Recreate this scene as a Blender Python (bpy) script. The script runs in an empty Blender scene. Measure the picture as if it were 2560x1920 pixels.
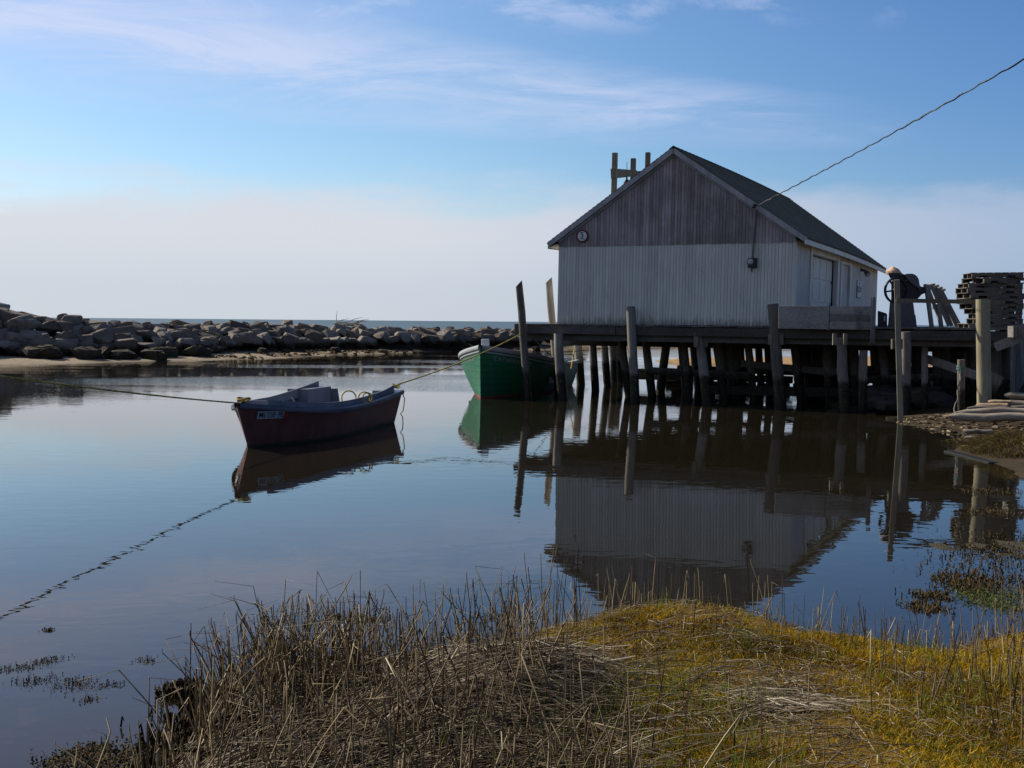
import bpy, bmesh, math, random
import numpy as np
from mathutils import Vector, Matrix
random.seed(7); RNG = np.random.default_rng(11)
sc = bpy.context.scene
COL = sc.collection
R = math.radians

# ------------------------------------------------------------------ camera
CAM_H, FPX = 2.5, 3000.0            # eye height above the water; focal length in pixels of the 2560 wide photo
PITCH, ROLL = R(2.983), R(0.5)
Fv = Vector((0, math.cos(PITCH), -math.sin(PITCH)))
Rv0, Uv0 = Vector((1, 0, 0)), Vector((0, math.sin(PITCH), math.cos(PITCH)))
Rv = Rv0*math.cos(ROLL) + Uv0*math.sin(ROLL)
Uv = -Rv0*math.sin(ROLL) + Uv0*math.cos(ROLL)
cd = bpy.data.cameras.new('camera'); cam = bpy.data.objects.new('camera', cd); COL.objects.link(cam)
cam.matrix_world = Matrix(((Rv.x, Uv.x, -Fv.x, 0), (Rv.y, Uv.y, -Fv.y, 0), (Rv.z, Uv.z, -Fv.z, CAM_H), (0, 0, 0, 1)))
cd.sensor_width = 36; cd.lens = 36*FPX/2560; cd.clip_end = 30000; cd.clip_start = .1
sc.camera = cam

def ray(px, py): return Fv + Rv*((float(px)-1280)/FPX) + Uv*((960-float(py))/FPX)
def at_y(px, py, Y): d = ray(px, py); return Vector((0, 0, CAM_H)) + d*(Y/d.y)
def at_z(px, py, z): d = ray(px, py); return Vector((0, 0, CAM_H)) + d*((z-CAM_H)/d.z)

# ------------------------------------------------------------------ sky, sun, exposure
SUN_EL, SUN_AZ = R(35), R(-58)      # azimuth from +Y towards +X (negative: to the west side, at the viewer's left)
sc.view_settings.view_transform = 'Standard'; sc.view_settings.look = 'None'
sc.view_settings.exposure = 0.0; sc.view_settings.gamma = 1.0
sc.cycles.use_denoising = True
sc.cycles.max_bounces = 8; sc.cycles.transparent_max_bounces = 8
sc.cycles.caustics_reflective = False; sc.cycles.caustics_refractive = False

def build_world():
    w = bpy.data.worlds.new('World'); sc.world = w; w.use_nodes = True
    nt = w.node_tree; N = nt.nodes; L = nt.links; N.clear()
    def nd(t, **k):
        n = N.new(t)
        for a, v in k.items(): setattr(n, a, v)
        return n
    def val(x): return x
    def mth(op, a, b=None, clamp=False):
        n = nd('ShaderNodeMath', operation=op, use_clamp=clamp)
        for i, v in enumerate((a, b)):
            if v is None: continue
            if isinstance(v, (int, float)): n.inputs[i].default_value = v
            else: L.new(v, n.inputs[i])
        return n.outputs[0]
    def mrange(v, a, b, c=0., d=1., smooth=True):
        n = nd('ShaderNodeMapRange', interpolation_type='SMOOTHSTEP' if smooth else 'LINEAR')
        L.new(v, n.inputs[0])
        for i, x in enumerate((a, b, c, d)): n.inputs[1+i].default_value = x
        return n.outputs[0]
    def mix(f, a, b, mode='MIX'):
        n = nd('ShaderNodeMix', data_type='RGBA', blend_type=mode, clamp_factor=True)
        if isinstance(f, (int, float)): n.inputs[0].default_value = f
        else: L.new(f, n.inputs[0])
        for i, v in ((6, a), (7, b)):
            if isinstance(v, tuple): n.inputs[i].default_value = (*v, 1)
            else: L.new(v, n.inputs[i])
        return n.outputs[2]
    sky = nd('ShaderNodeTexSky', sky_type='NISHITA', sun_disc=False, sun_elevation=SUN_EL, sun_rotation=SUN_AZ,
             altitude=0, air_density=1.0, dust_density=0.6, ozone_density=2.5)
    tc = nd('ShaderNodeTexCoord'); sep = nd('ShaderNodeSeparateXYZ'); L.new(tc.outputs['Generated'], sep.inputs[0])
    X, Y, Z = sep.outputs
    az = mth('ARCTAN2', X, Y); el = mth('ARCSINE', Z)
    def noise(sx, sy, scale, detail, rough, off=0., warp=0.):
        cmb = nd('ShaderNodeCombineXYZ'); L.new(mth('MULTIPLY', az, sx), cmb.inputs[0]); L.new(mth('MULTIPLY', el, sy), cmb.inputs[1]); cmb.inputs[2].default_value = off
        n = nd('ShaderNodeTexNoise'); L.new(cmb.outputs[0], n.inputs['Vector'])
        n.inputs['Scale'].default_value = scale; n.inputs['Detail'].default_value = detail; n.inputs['Roughness'].default_value = rough; n.inputs['Distortion'].default_value = warp
        return n.outputs['Fac']
    S = 1.0
    # haze bank along the horizon, softly scalloped top
    wob = mth('MULTIPLY', mth('SUBTRACT', noise(5, 18, 1.0, 7, .62, 3.1), .5), .10)
    bank_h = mth('ADD', el, wob)
    bank = mrange(bank_h, .122, .078)
    bank = mth('MULTIPLY', bank, mrange(az, .9, -.15, .62, .92))
    # long veil rising to the left, with streaks
    mid = mth('ADD', mth('MULTIPLY', az, .105), mth('SUBTRACT', el, .186))
    width = mrange(az, -.5, .38, .072, .016, False)
    band = mth('SUBTRACT', 1., mth('DIVIDE', mth('ABSOLUTE', mid), width), True)
    band = mth('POWER', band, .8)
    st = noise(5.0, 34, 1.0, 8, .66, 7.7, .9)
    st2 = noise(2.0, 7, 1.0, 5, .5, 1.7, .3)
    streak = mrange(st, .34, .72)
    band = mth('MULTIPLY', band, mth('ADD', mth('MULTIPLY', streak, 1.0), .16), True)
    band = mth('MULTIPLY', band, mrange(az, .34, .20), True)
    # lilac veil high on the left and thin high cloud overhead (mirrored in the near water)
    veil = mth('MULTIPLY', mrange(az, .10, -.42), mth('MULTIPLY', mrange(el, .16, .25), mth('ADD', .25, mth('MULTIPLY', st2, .8))))
    high = mth('MULTIPLY', mrange(noise(3, 8, 1.0, 6, .58, 12.3, .4), .46, .70), mth('MULTIPLY', mrange(el, .25, .36), .42))
    # small puffs near the top
    puff = mth('MULTIPLY', mrange(noise(9, 22, 1.0, 6, .6, 21.9, .3), .53, .70), mth('MULTIPLY', mrange(el, .225, .25), .45))
    c = mix(1.0, sky.outputs[0], (1.04, 1.15, 1.25), 'MULTIPLY')
    hs = nd('ShaderNodeHueSaturation'); hs.inputs['Saturation'].default_value = 1.08; L.new(c, hs.inputs['Color']); c = hs.outputs[0]
    c = mix(mth('MULTIPLY', veil, .6), c, (5.6*S, 6.2*S, 9.4*S))
    c = mix(high, c, (4.6*S, 5.2*S, 8.0*S))
    c = mix(puff, c, (6.6*S, 7.2*S, 9.4*S))
    c = mix(mth('MULTIPLY', band, .66), c, (6.9*S, 7.4*S, 9.3*S))
    c = mix(bank, c, mix(mrange(el, .02, .075), (5.9*S, 6.5*S, 7.4*S), (6.95*S, 7.05*S, 7.7*S)))
    # dimmer away from the sun: to the east, overhead and behind the viewer
    side = mrange(az, -.15, .55, 0., 1.)
    back = mrange(Y, -.15, .75, .60, 1.0); over = mrange(el, .38, .95, 1.0, .62)
    k = mth('MULTIPLY', back, over)
    c = mix(side, c, mix(1.0, c, (.59, .71, .90), 'MULTIPLY'))
    cc = nd('ShaderNodeCombineColor')
    for i in range(3): L.new(k, cc.inputs[i])
    c = mix(1.0, c, cc.outputs[0], 'MULTIPLY')
    bg = nd('ShaderNodeBackground'); bg.inputs[1].default_value = 0.1
    L.new(c, bg.inputs[0])
    out = nd('ShaderNodeOutputWorld'); L.new(bg.outputs[0], out.inputs[0])
build_world()

sd = bpy.data.lights.new('sun', 'SUN'); sd.energy = 5.0; sd.angle = R(.6); sd.color = (1, .91, .77)
sun = bpy.data.objects.new('sun', sd); COL.objects.link(sun)
SUN_DIR = Vector((math.sin(SUN_AZ)*math.cos(SUN_EL), math.cos(SUN_AZ)*math.cos(SUN_EL), math.sin(SUN_EL)))
sun.rotation_euler = SUN_DIR.to_track_quat('Z', 'Y').to_euler(); sun.location = SUN_DIR*50

# ------------------------------------------------------------------ materials
def new_mat(name):
    m = bpy.data.materials.new(name); m.use_nodes = True; nt = m.node_tree; nt.nodes.clear()
    return m, nt, nt.nodes, nt.links
def node(nt, t, **k):
    n = nt.nodes.new(t)
    for a, v in k.items(): setattr(n, a, v)
    return n
def rgba(c): return (*c, 1) if len(c) == 3 else c
def ramp(nt, fac, stops, interp='LINEAR'):
    r = node(nt, 'ShaderNodeValToRGB'); r.color_ramp.interpolation = interp
    e = r.color_ramp.elements
    while len(e) < len(stops): e.new(.5)
    for i, (p, c) in enumerate(stops): e[i].position = p; e[i].color = rgba(c)
    nt.links.new(fac, r.inputs[0]); return r.outputs[0]
def mixc(nt, f, a, b, mode='MIX'):
    n = node(nt, 'ShaderNodeMix', data_type='RGBA', blend_type=mode)
    for i, v in ((0, f), (6, a), (7, b)):
        if isinstance(v, (int, float)): n.inputs[i].default_value = v
        elif isinstance(v, tuple): n.inputs[i].default_value = rgba(v)
        else: nt.links.new(v, n.inputs[i])
    return n.outputs[2]
def vnoise(nt, coord='Object', scale=5., detail=5., rough=.6, stretch=(1, 1, 1), dist=0., off=(0, 0, 0)):
    t = node(nt, 'ShaderNodeTexCoord'); mp = node(nt, 'ShaderNodeMapping')
    nt.links.new(t.outputs[coord], mp.inputs[0]); mp.inputs['Scale'].default_value = stretch; mp.inputs['Location'].default_value = off
    n = node(nt, 'ShaderNodeTexNoise'); nt.links.new(mp.outputs[0], n.inputs['Vector'])
    n.inputs['Scale'].default_value = scale; n.inputs['Detail'].default_value = detail; n.inputs['Roughness'].default_value = rough; n.inputs['Distortion'].default_value = dist
    return n.outputs['Fac']
def geo_z(nt):
    g = node(nt, 'ShaderNodeNewGeometry'); s = node(nt, 'ShaderNodeSeparateXYZ'); nt.links.new(g.outputs['Position'], s.inputs[0]); return s.outputs[2]
def mr(nt, v, a, b, c=0., d=1.):
    n = node(nt, 'ShaderNodeMapRange', interpolation_type='SMOOTHSTEP'); nt.links.new(v, n.inputs[0])
    for i, x in enumerate((a, b, c, d)): n.inputs[1+i].default_value = x
    return n.outputs[0]
def mth(nt, op, a, b):
    n = node(nt, 'ShaderNodeMath', operation=op)
    for i, v in enumerate((a, b)):
        if isinstance(v, (int, float)): n.inputs[i].default_value = v
        else: nt.links.new(v, n.inputs[i])
    return n.outputs[0]
def finish(nt, color, rough=.8, bump=None, bump_d=.01, spec=.3, metal=0., bump_s=1., coat=0.):
    p = node(nt, 'ShaderNodeBsdfPrincipled'); o = node(nt, 'ShaderNodeOutputMaterial'); nt.links.new(p.outputs[0], o.inputs[0])
    for k, v in (('Base Color', color), ('Roughness', rough)):
        if isinstance(v, (int, float)): p.inputs[k].default_value = v
        elif isinstance(v, tuple): p.inputs[k].default_value = rgba(v)
        else: nt.links.new(v, p.inputs[k])
    p.inputs['Specular IOR Level'].default_value = spec; p.inputs['Metallic'].default_value = metal; p.inputs['Coat Weight'].default_value = coat
    if bump is not None:
        b = node(nt, 'ShaderNodeBump'); b.inputs['Distance'].default_value = bump_d; b.inputs['Strength'].default_value = bump_s
        nt.links.new(bump, b.inputs['Height']); nt.links.new(b.outputs[0], p.inputs['Normal'])
    return p
def obj_rand(nt): return node(nt, 'ShaderNodeObjectInfo').outputs['Random']
def attr(nt, name): return node(nt, 'ShaderNodeAttribute', attribute_name=name).outputs['Fac']

def wood(name, c1, c2, stretch=(14, 14, 1.2), scale=2., rough=.85, tide=None, tint_attr=False, var=.25, stain=None):
    """weathered timber: fibre streaks, per-object and per-board tone, optional wet weed zone below the tide line"""
    m, nt, N, L = new_mat(name)
    f = vnoise(nt, 'Object', scale, 6, .65, stretch)
    g = vnoise(nt, 'Object', .9, 4, .6, (1, 1, 1))
    c = ramp(nt, f, [(.28, c1), (.72, c2)])
    c = mixc(nt, mr(nt, g, .3, .75), c, mixc(nt, 1., c, (.62, .60, .58), 'MULTIPLY'))
    rnd = attr(nt, 'tint') if tint_attr else obj_rand(nt)
    k = mr(nt, rnd, 0, 1, 1-var, 1+var)
    kk = node(nt, 'ShaderNodeCombineColor')
    for i in range(3): L.new(k, kk.inputs[i])
    c = mixc(nt, 1., c, kk.outputs[0], 'MULTIPLY')
    if stain:
        s = vnoise(nt, 'Object', .55, 6, .7, (1, 1, .6), 0, (3, 1, 9))
        c = mixc(nt, mr(nt, s, .50, .68, 0, .8), c, stain)
    ro = rough
    if tide is not None:
        z = geo_z(nt); wn = vnoise(nt, 'Object', 3., 3, .6)
        zz = mth(nt, 'ADD', z, mth(nt, 'MULTIPLY', mth(nt, 'SUBTRACT', wn, .5), .35))
        wet = mr(nt, zz, tide+.10, tide-.08)
        weed = ramp(nt, vnoise(nt, 'Object', 9., 5, .7), [(.3, (.008, .007, .004)), (.6, (.022, .019, .009)), (.8, (.055, .045, .020))])
        c = mixc(nt, wet, c, weed)
        bn = mth(nt, 'MULTIPLY', mr(nt, vnoise(nt, 'Object', 16., 4, .7), .56, .66), mth(nt, 'MULTIPLY', mr(nt, zz, tide+.05, tide-.15), mr(nt, zz, .15, .45))); c = mixc(nt, mth(nt, 'MULTIPLY', bn, .7), c, (.19, .175, .13))
        ro = mr(nt, wet, 0, 1, rough, .5)
    finish(nt, c, ro, f, .006, .25)
    return m
def paint(name, c, rough=.5, var=.12, dirt=(.1, .09, .08), dirt_amt=.35, spec=.4, coat=0., scale=3., bump_d=.002, streak=(1, 1, .25), tint_attr=False, tvar=.1, scum=None, seams=None, splash=None):
    m, nt, N, L = new_mat(name)
    n1 = vnoise(nt, 'Object', scale, 6, .65, streak); n2 = vnoise(nt, 'Object', scale*7, 4, .6)
    col = mixc(nt, mr(nt, n1, .35, .7), tuple(x*(1+var) for x in c), tuple(x*(1-var) for x in c))
    if tint_attr:
        k = mr(nt, attr(nt, 'tint'), 0, 1, 1-tvar, 1+tvar); kk = node(nt, 'ShaderNodeCombineColor')
        for i in range(3): L.new(k, kk.inputs[i])
        col = mixc(nt, 1., col, kk.outputs[0], 'MULTIPLY')
    col = mixc(nt, mr(nt, mth(nt, 'MULTIPLY', n1, n2), .30, .48, 0, dirt_amt), col, dirt)
    bh = n2
    if scum:                                            # grown line and runs just above the water
        z = mth(nt, 'ADD', geo_z(nt), mth(nt, 'MULTIPLY', mth(nt, 'SUBTRACT', vnoise(nt, 'Object', 5., 5, .7, (1, 1, .5)), .5), .14))
        col = mixc(nt, mr(nt, z, .09, .02), col, scum); col = mixc(nt, mr(nt, z, .26, .08, 0, .35), col, mixc(nt, 1., col, (.5, .55, .5), 'MULTIPLY'))
    if splash:                                          # weathering along the foot of the wall
        z = mth(nt, 'ADD', geo_z(nt), mth(nt, 'MULTIPLY', mth(nt, 'SUBTRACT', vnoise(nt, 'Object', 3., 6, .75, (3, 3, .6)), .5), .9))
        col = mixc(nt, mr(nt, z, splash+.22, splash-.12, 0, .75), col, (.20, .185, .14))
        run = vnoise(nt, 'Object', 2., 5, .7, (7, 7, .22), 0, (4, 2, 0)); col = mixc(nt, mr(nt, run, .55, .78, 0, .2), col, (.36, .34, .28))
    if seams:                                           # plank seams
        w = node(nt, 'ShaderNodeTexWave', wave_type='BANDS', bands_direction='Z', wave_profile='SAW'); t = node(nt, 'ShaderNodeTexCoord'); L.new(t.outputs['Object'], w.inputs['Vector']); w.inputs['Scale'].default_value = seams; w.inputs['Distortion'].default_value = .6; w.inputs['Detail'].default_value = 1
        sm = mr(nt, w.outputs['Fac'], .0, .07, 1, 0); col = mixc(nt, mth(nt, 'MULTIPLY', sm, .55), col, mixc(nt, 1., col, (.4, .4, .4), 'MULTIPLY')); bh = mth(nt, 'SUBTRACT', n2, sm); bump_d = .006
    finish(nt, col, rough, bh, bump_d, spec, 0, 1., coat)
    return m
def plain(name, c, rough=.7, spec=.3, metal=0.):
    m, nt, N, L = new_mat(name)
    n = vnoise(nt, 'Object', 12., 4, .6)
    col = mixc(nt, n, tuple(x*.75 for x in c), tuple(min(1, x*1.25) for x in c))
    finish(nt, col, rough, n, .002, spec, metal); return m

M = {}
M['pile'] = wood('pile_wood', (.16, .14, .12), (.38, .35, .31), tide=.88, var=.3)
M['pile_pale'] = wood('pale_pile_wood', (.26, .23, .15), (.42, .38, .26), var=.1)
M['deck'] = wood('deck_wood', (.10, .092, .080), (.24, .22, .19), (1.5, 14, 14), tint_attr=True)
M['beam'] = wood('beam_wood', (.075, .068, .060), (.17, .155, .14), (1.5, 14, 14))
M['board'] = wood('grey_board_wood', (.22, .205, .19), (.44, .42, .39), (1.2, 14, 14), tint_attr=True, stain=(.07, .065, .06))
M['pallet'] = wood('pallet_wood', (.12, .108, .095), (.27, .25, .22), (1.5, 10, 10), tint_attr=True, var=.35)
M['post'] = wood('post_wood', (.20, .18, .13), (.36, .33, .25))
M['log'] = wood('drift_log_wood', (.20, .165, .13), (.42, .36, .29), (1.0, 9, 9), var=.3)
M['split'] = wood('split_log_wood', (.42, .30, .19), (.68, .52, .36), (1.0, 9, 9))
M['gable'] = wood('gable_board_wood', (.36, .315, .30), (.60, .535, .52), (12, 12, .7), tint_attr=True, var=.22, stain=(.22, .205, .18))
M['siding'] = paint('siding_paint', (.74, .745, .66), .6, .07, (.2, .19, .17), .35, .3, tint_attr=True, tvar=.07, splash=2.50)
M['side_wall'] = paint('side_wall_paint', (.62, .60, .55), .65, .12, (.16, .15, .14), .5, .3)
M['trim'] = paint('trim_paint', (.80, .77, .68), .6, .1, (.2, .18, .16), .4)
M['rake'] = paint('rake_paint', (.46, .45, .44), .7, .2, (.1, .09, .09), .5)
M['door'] = paint('door_paint', (.74, .72, .66), .55, .06, (.25, .23, .2), .3)
M['metal_dark'] = plain('dark_iron', (.045, .043, .048), .55, .4, .3)
M['metal_grey'] = plain('grey_housing', (.12, .12, .135), .5, .4)
M['wheel'] = plain('wheel_iron', (.02, .02, .035), .5, .4)
M['glass'] = plain('lamp_glass', (.55, .55, .55), .12, .7)
M['white'] = plain('sign_white', (.95, .95, .93), .5)
M['red'] = plain('sign_red', (.16, .018, .025), .6)
M['navy'] = plain('sign_navy', (.012, .02, .07), .6)
M['faint'] = plain('faint_lettering', (.26, .29, .36), .6)
M['black'] = plain('black_rubber', (.012, .012, .013), .6)
M['orange'] = paint('orange_cover', (.62, .42, .28), .6, .25, (.50, .13, .04), 1., scale=6)
M['maroon'] = paint('maroon_hull_paint', (.20, .072, .062), .42, .18, (.05, .03, .025), .5, .45, scum=(.03, .035, .02))
M['boat_blue'] = paint('blue_grey_boat_paint', (.20, .213, .25), .55, .12, (.08, .08, .09), .4)
M['rub'] = paint('dark_blue_rail_paint', (.07, .08, .125), .3, .12, (.08, .08, .09), .3, .5)
M['plate'] = plain('number_plate', (.50, .56, .60), .5)
M['sticker'] = plain('orange_sticker', (.75, .06, .02), .6)
M['green'] = paint('green_hull_paint', (.014, .165, .072), .5, .12, (.10, .26, .19), .55, .4, scale=2.2, seams=1.5, scum=(.03, .035, .02))
M['antifoul'] = paint('red_bottom_paint', (.26, .085, .06), .6, .15, (.1, .06, .05), .4)
M['boat_grey'] = paint('grey_rail_paint', (.38, .39, .42), .6, .1, (.2, .2, .2), .4)
M['boat_white'] = paint('white_boat_paint', (.6, .62, .66), .5, .08, (.3, .3, .3), .2)

def rope_mat(name, c1, c2):
    m, nt, N, L = new_mat(name)
    f = vnoise(nt, 'Object', 18., 2, .5)
    finish(nt, ramp(nt, f, [(.35, c1), (.65, c2)]), .75, f, .004, .2); return m
M['yellow_rope'] = rope_mat('yellow_rope', (.30, .22, .05), (.72, .56, .15))
M['blue_rope'] = rope_mat('blue_rope', (.06, .14, .16), (.14, .28, .30))
M['cable'] = rope_mat('cable', (.015, .015, .017), (.16, .16, .165))
M['grey_rope'] = rope_mat('grey_rope', (.14, .12, .09), (.30, .27, .22))

def roof_mat():
    m, nt, N, L = new_mat('shingles')
    f = vnoise(nt, 'Object', 6., 6, .7); g = vnoise(nt, 'Object', .6, 5, .6, (.6, 1, 1)); s = vnoise(nt, 'Object', 2.2, 3, .5, (1, 7, 1))
    c = ramp(nt, f, [(.3, (.085, .078, .045)), (.7, (.160, .145, .090))])
    c = mixc(nt, mr(nt, g, .4, .7), c, (.105, .110, .070)); c = mixc(nt, mr(nt, s, .45, .7, 0, .5), c, (.055, .054, .045))
    c = mixc(nt, mr(nt, attr(nt, 'tint'), 0, 1, 0, .5), c, (.17, .165, .14))
    finish(nt, c, .85, f, .01, .2); return m
M['shingle'] = roof_mat()

def rock_mat(name, tones, weed_z):
    m, nt, N, L = new_mat(name)
    f = vnoise(nt, 'Object', 2.2, 7, .7); f2 = vnoise(nt, 'Object', 14., 4, .7)
    r = obj_rand(nt)
    c = ramp(nt, r, [(i/(len(tones)-1), t) for i, t in enumerate(tones)])
    c = mixc(nt, mr(nt, f, .35, .7), c, mixc(nt, 1., c, (.66, .63, .60), 'MULTIPLY'))
    c = mixc(nt, mr(nt, f2, .5, .8, 0, .5), c, mixc(nt, 1., c, (1.35, 1.33, 1.3), 'MULTIPLY'))
    z = geo_z(nt); zz = mth(nt, 'ADD', z, mth(nt, 'MULTIPLY', mth(nt, 'SUBTRACT', f, .5), .9))
    wet = mr(nt, zz, weed_z+.22, weed_z-.18)
    c = mixc(nt, wet, c, ramp(nt, f2, [(.3, (.02, .017, .011)), (.7, (.065, .052, .03))]))
    finish(nt, c, .85, f2, .03, .25); return m
M['rock'] = rock_mat('granite', [(.15, .122, .097), (.26, .22, .18), (.20, .163, .13), (.35, .315, .27), (.22, .185, .15)], .80)
M['rock_weed'] = rock_mat('weedy_granite', [(.075, .062, .043), (.13, .112, .085), (.085, .07, .05)], .55)
M['rock_shade'] = rock_mat('shaded_granite', [(.12, .115, .10), (.19, .18, .165)], .25)  # darker granite for under-wharf stones, shade put into its tones

def water_mat(name, small, big, body, patchy):
    m, nt, N, L = new_mat(name)
    g = node(nt, 'ShaderNodeNewGeometry')
    def nz(scale, det, stretch, dist=0.):
        mp = node(nt, 'ShaderNodeMapping'); L.new(g.outputs['Position'], mp.inputs[0]); mp.inputs['Scale'].default_value = stretch
        n = node(nt, 'ShaderNodeTexNoise'); L.new(mp.outputs[0], n.inputs['Vector']); n.inputs['Scale'].default_value = scale; n.inputs['Detail'].default_value = det; n.inputs['Roughness'].default_value = .5; n.inputs['Distortion'].default_value = dist
        return n.outputs['Fac']
    h1 = nz(2.6, 2, (.8, 1.25, 1), .4); h2 = nz(.55, 2, (.7, 1.2, 1)); h3 = nz(9., 1, (.8, 1.2, 1))
    h = mth(nt, 'ADD', mth(nt, 'MULTIPLY', h1, small), mth(nt, 'MULTIPLY', h2, big))
    if patchy:       # catspaws ruffle the far side of the channel, the near side lies calm
        p = nz(.09, 3, (.55, 1.6, 1)); s = node(nt, 'ShaderNodeSeparateXYZ'); L.new(g.outputs['Position'], s.inputs[0])
        far = mr(nt, mth(nt, 'ADD', s.outputs[1], mth(nt, 'MULTIPLY', s.outputs[0], .35)), 24, 48)
        ruff = mth(nt, 'MULTIPLY', mr(nt, p, .38, .62), far)
        h = mth(nt, 'ADD', h, mth(nt, 'MULTIPLY', mth(nt, 'MULTIPLY', h3, ruff), patchy))
    else:
        h = mth(nt, 'ADD', h, mth(nt, 'MULTIPLY', h3, small*.3))
    b = node(nt, 'ShaderNodeBump'); b.inputs['Distance'].default_value = 1.; b.inputs['Strength'].default_value = 1.; L.new(h, b.inputs['Height'])
    fr = node(nt, 'ShaderNodeFresnel'); fr.inputs['IOR'].default_value = 1.333; L.new(b.outputs[0], fr.inputs['Normal'])
    gl = node(nt, 'ShaderNodeBsdfGlossy'); gl.inputs['Roughness'].default_value = .0; gl.inputs['Color'].default_value = (1, 1, 1, 1); L.new(b.outputs[0], gl.inputs['Normal'])
    tr = node(nt, 'ShaderNodeBsdfTransparent'); tr.inputs['Color'].default_value = rgba(body)
    df = node(nt, 'ShaderNodeBsdfDiffuse'); df.inputs['Color'].default_value = (.034, .028, .016, 1); mt = node(nt, 'ShaderNodeMixShader'); mt.inputs[0].default_value = .5; L.new(tr.outputs[0], mt.inputs[1]); L.new(df.outputs[0], mt.inputs[2])
    mx = node(nt, 'ShaderNodeMixShader'); L.new(fr.outputs[0], mx.inputs[0]); L.new(mt.outputs[0], mx.inputs[1]); L.new(gl.outputs[0], mx.inputs[2])
    o = node(nt, 'ShaderNodeOutputMaterial'); L.new(mx.outputs[0], o.inputs[0]); return m
M['harbour_water'] = water_mat('harbour_water', .0015, .0022, (.55, .50, .37), .0060)
def sea_mat():
    m, nt, N, L = new_mat('sea_water'); g = node(nt, 'ShaderNodeNewGeometry'); mp = node(nt, 'ShaderNodeMapping'); L.new(g.outputs['Position'], mp.inputs[0]); mp.inputs['Scale'].default_value = (.02, .12, 1)
    n = node(nt, 'ShaderNodeTexNoise'); L.new(mp.outputs[0], n.inputs['Vector']); n.inputs['Scale'].default_value = 1.; n.inputs['Detail'].default_value = 6
    finish(nt, ramp(nt, n.outputs['Fac'], [(.3, (.055, .105, .135)), (.7, (.085, .145, .175))]), .55, n.outputs['Fac'], .3, .35); return m
M['sea_water'] = sea_mat()

def ground_mat():
    m, nt, N, L = new_mat('ground')
    a = node(nt, 'ShaderNodeAttribute', attribute_name='soil').outputs['Color']
    f = vnoise(nt, 'Object', 3., 8, .7); f2 = vnoise(nt, 'Object', 30., 5, .7)
    c = mixc(nt, mr(nt, f, .35, .7), mixc(nt, 1., a, (1.2, 1.2, 1.2), 'MULTIPLY'), mixc(nt, 1., a, (.72, .70, .66), 'MULTIPLY'))
    c = mixc(nt, mr(nt, f2, .5, .75, 0, .6), c, mixc(nt, 1., c, (.55, .52, .48), 'MULTIPLY'))
    finish(nt, c, .9, f2, .02, .2); return m
M['ground'] = ground_mat()

def strand_mat(name, stops, rough=.75, trans=.25, spec=.25):
    m, nt, N, L = new_mat(name)
    c = ramp(nt, attr(nt, 'tint'), stops)
    p = node(nt, 'ShaderNodeBsdfPrincipled'); L.new(c, p.inputs['Base Color']); p.inputs['Roughness'].default_value = rough; p.inputs['Specular IOR Level'].default_value = spec
    t = node(nt, 'ShaderNodeBsdfTranslucent'); L.new(c, t.inputs[0])
    mx = node(nt, 'ShaderNodeMixShader'); mx.inputs[0].default_value = trans; L.new(p.outputs[0], mx.inputs[1]); L.new(t.outputs[0], mx.inputs[2])
    o = node(nt, 'ShaderNodeOutputMaterial'); L.new(mx.outputs[0], o.inputs[0]); return m
M['reed'] = strand_mat('dead_reed', [(0, (.035, .024, .013)), (.35, (.18, .132, .074)), (.7, (.37, .28, .15)), (1, (.72, .62, .42))], .6, .1)
M['straw'] = strand_mat('fallen_straw', [(0, (.030, .021, .012)), (.4, (.16, .122, .076)), (.75, (.33, .26, .16)), (1, (.74, .66, .50))], .6, .12)
M['moss'] = strand_mat('golden_moss', [(0, (.10, .055, .004)), (.35, (.38, .225, .010)), (.7, (.63, .415, .016)), (.86, (.24, .22, .03)), (1, (.13, .21, .03))], .8, .35)
M['sedge'] = strand_mat('sedge', [(0, (.030, .024, .010)), (.5, (.12, .085, .026)), (1, (.32, .24, .075))], .8, .2)
M['weed'] = strand_mat('wet_weed', [(0, (.012, .009, .004)), (.6, (.055, .038, .015)), (1, (.12, .085, .035))], .8, .0, .12)
M['algae'] = strand_mat('green_algae', [(0, (.04, .05, .01)), (.6, (.09, .12, .02)), (1, (.19, .20, .04))], .5, .2)

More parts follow.
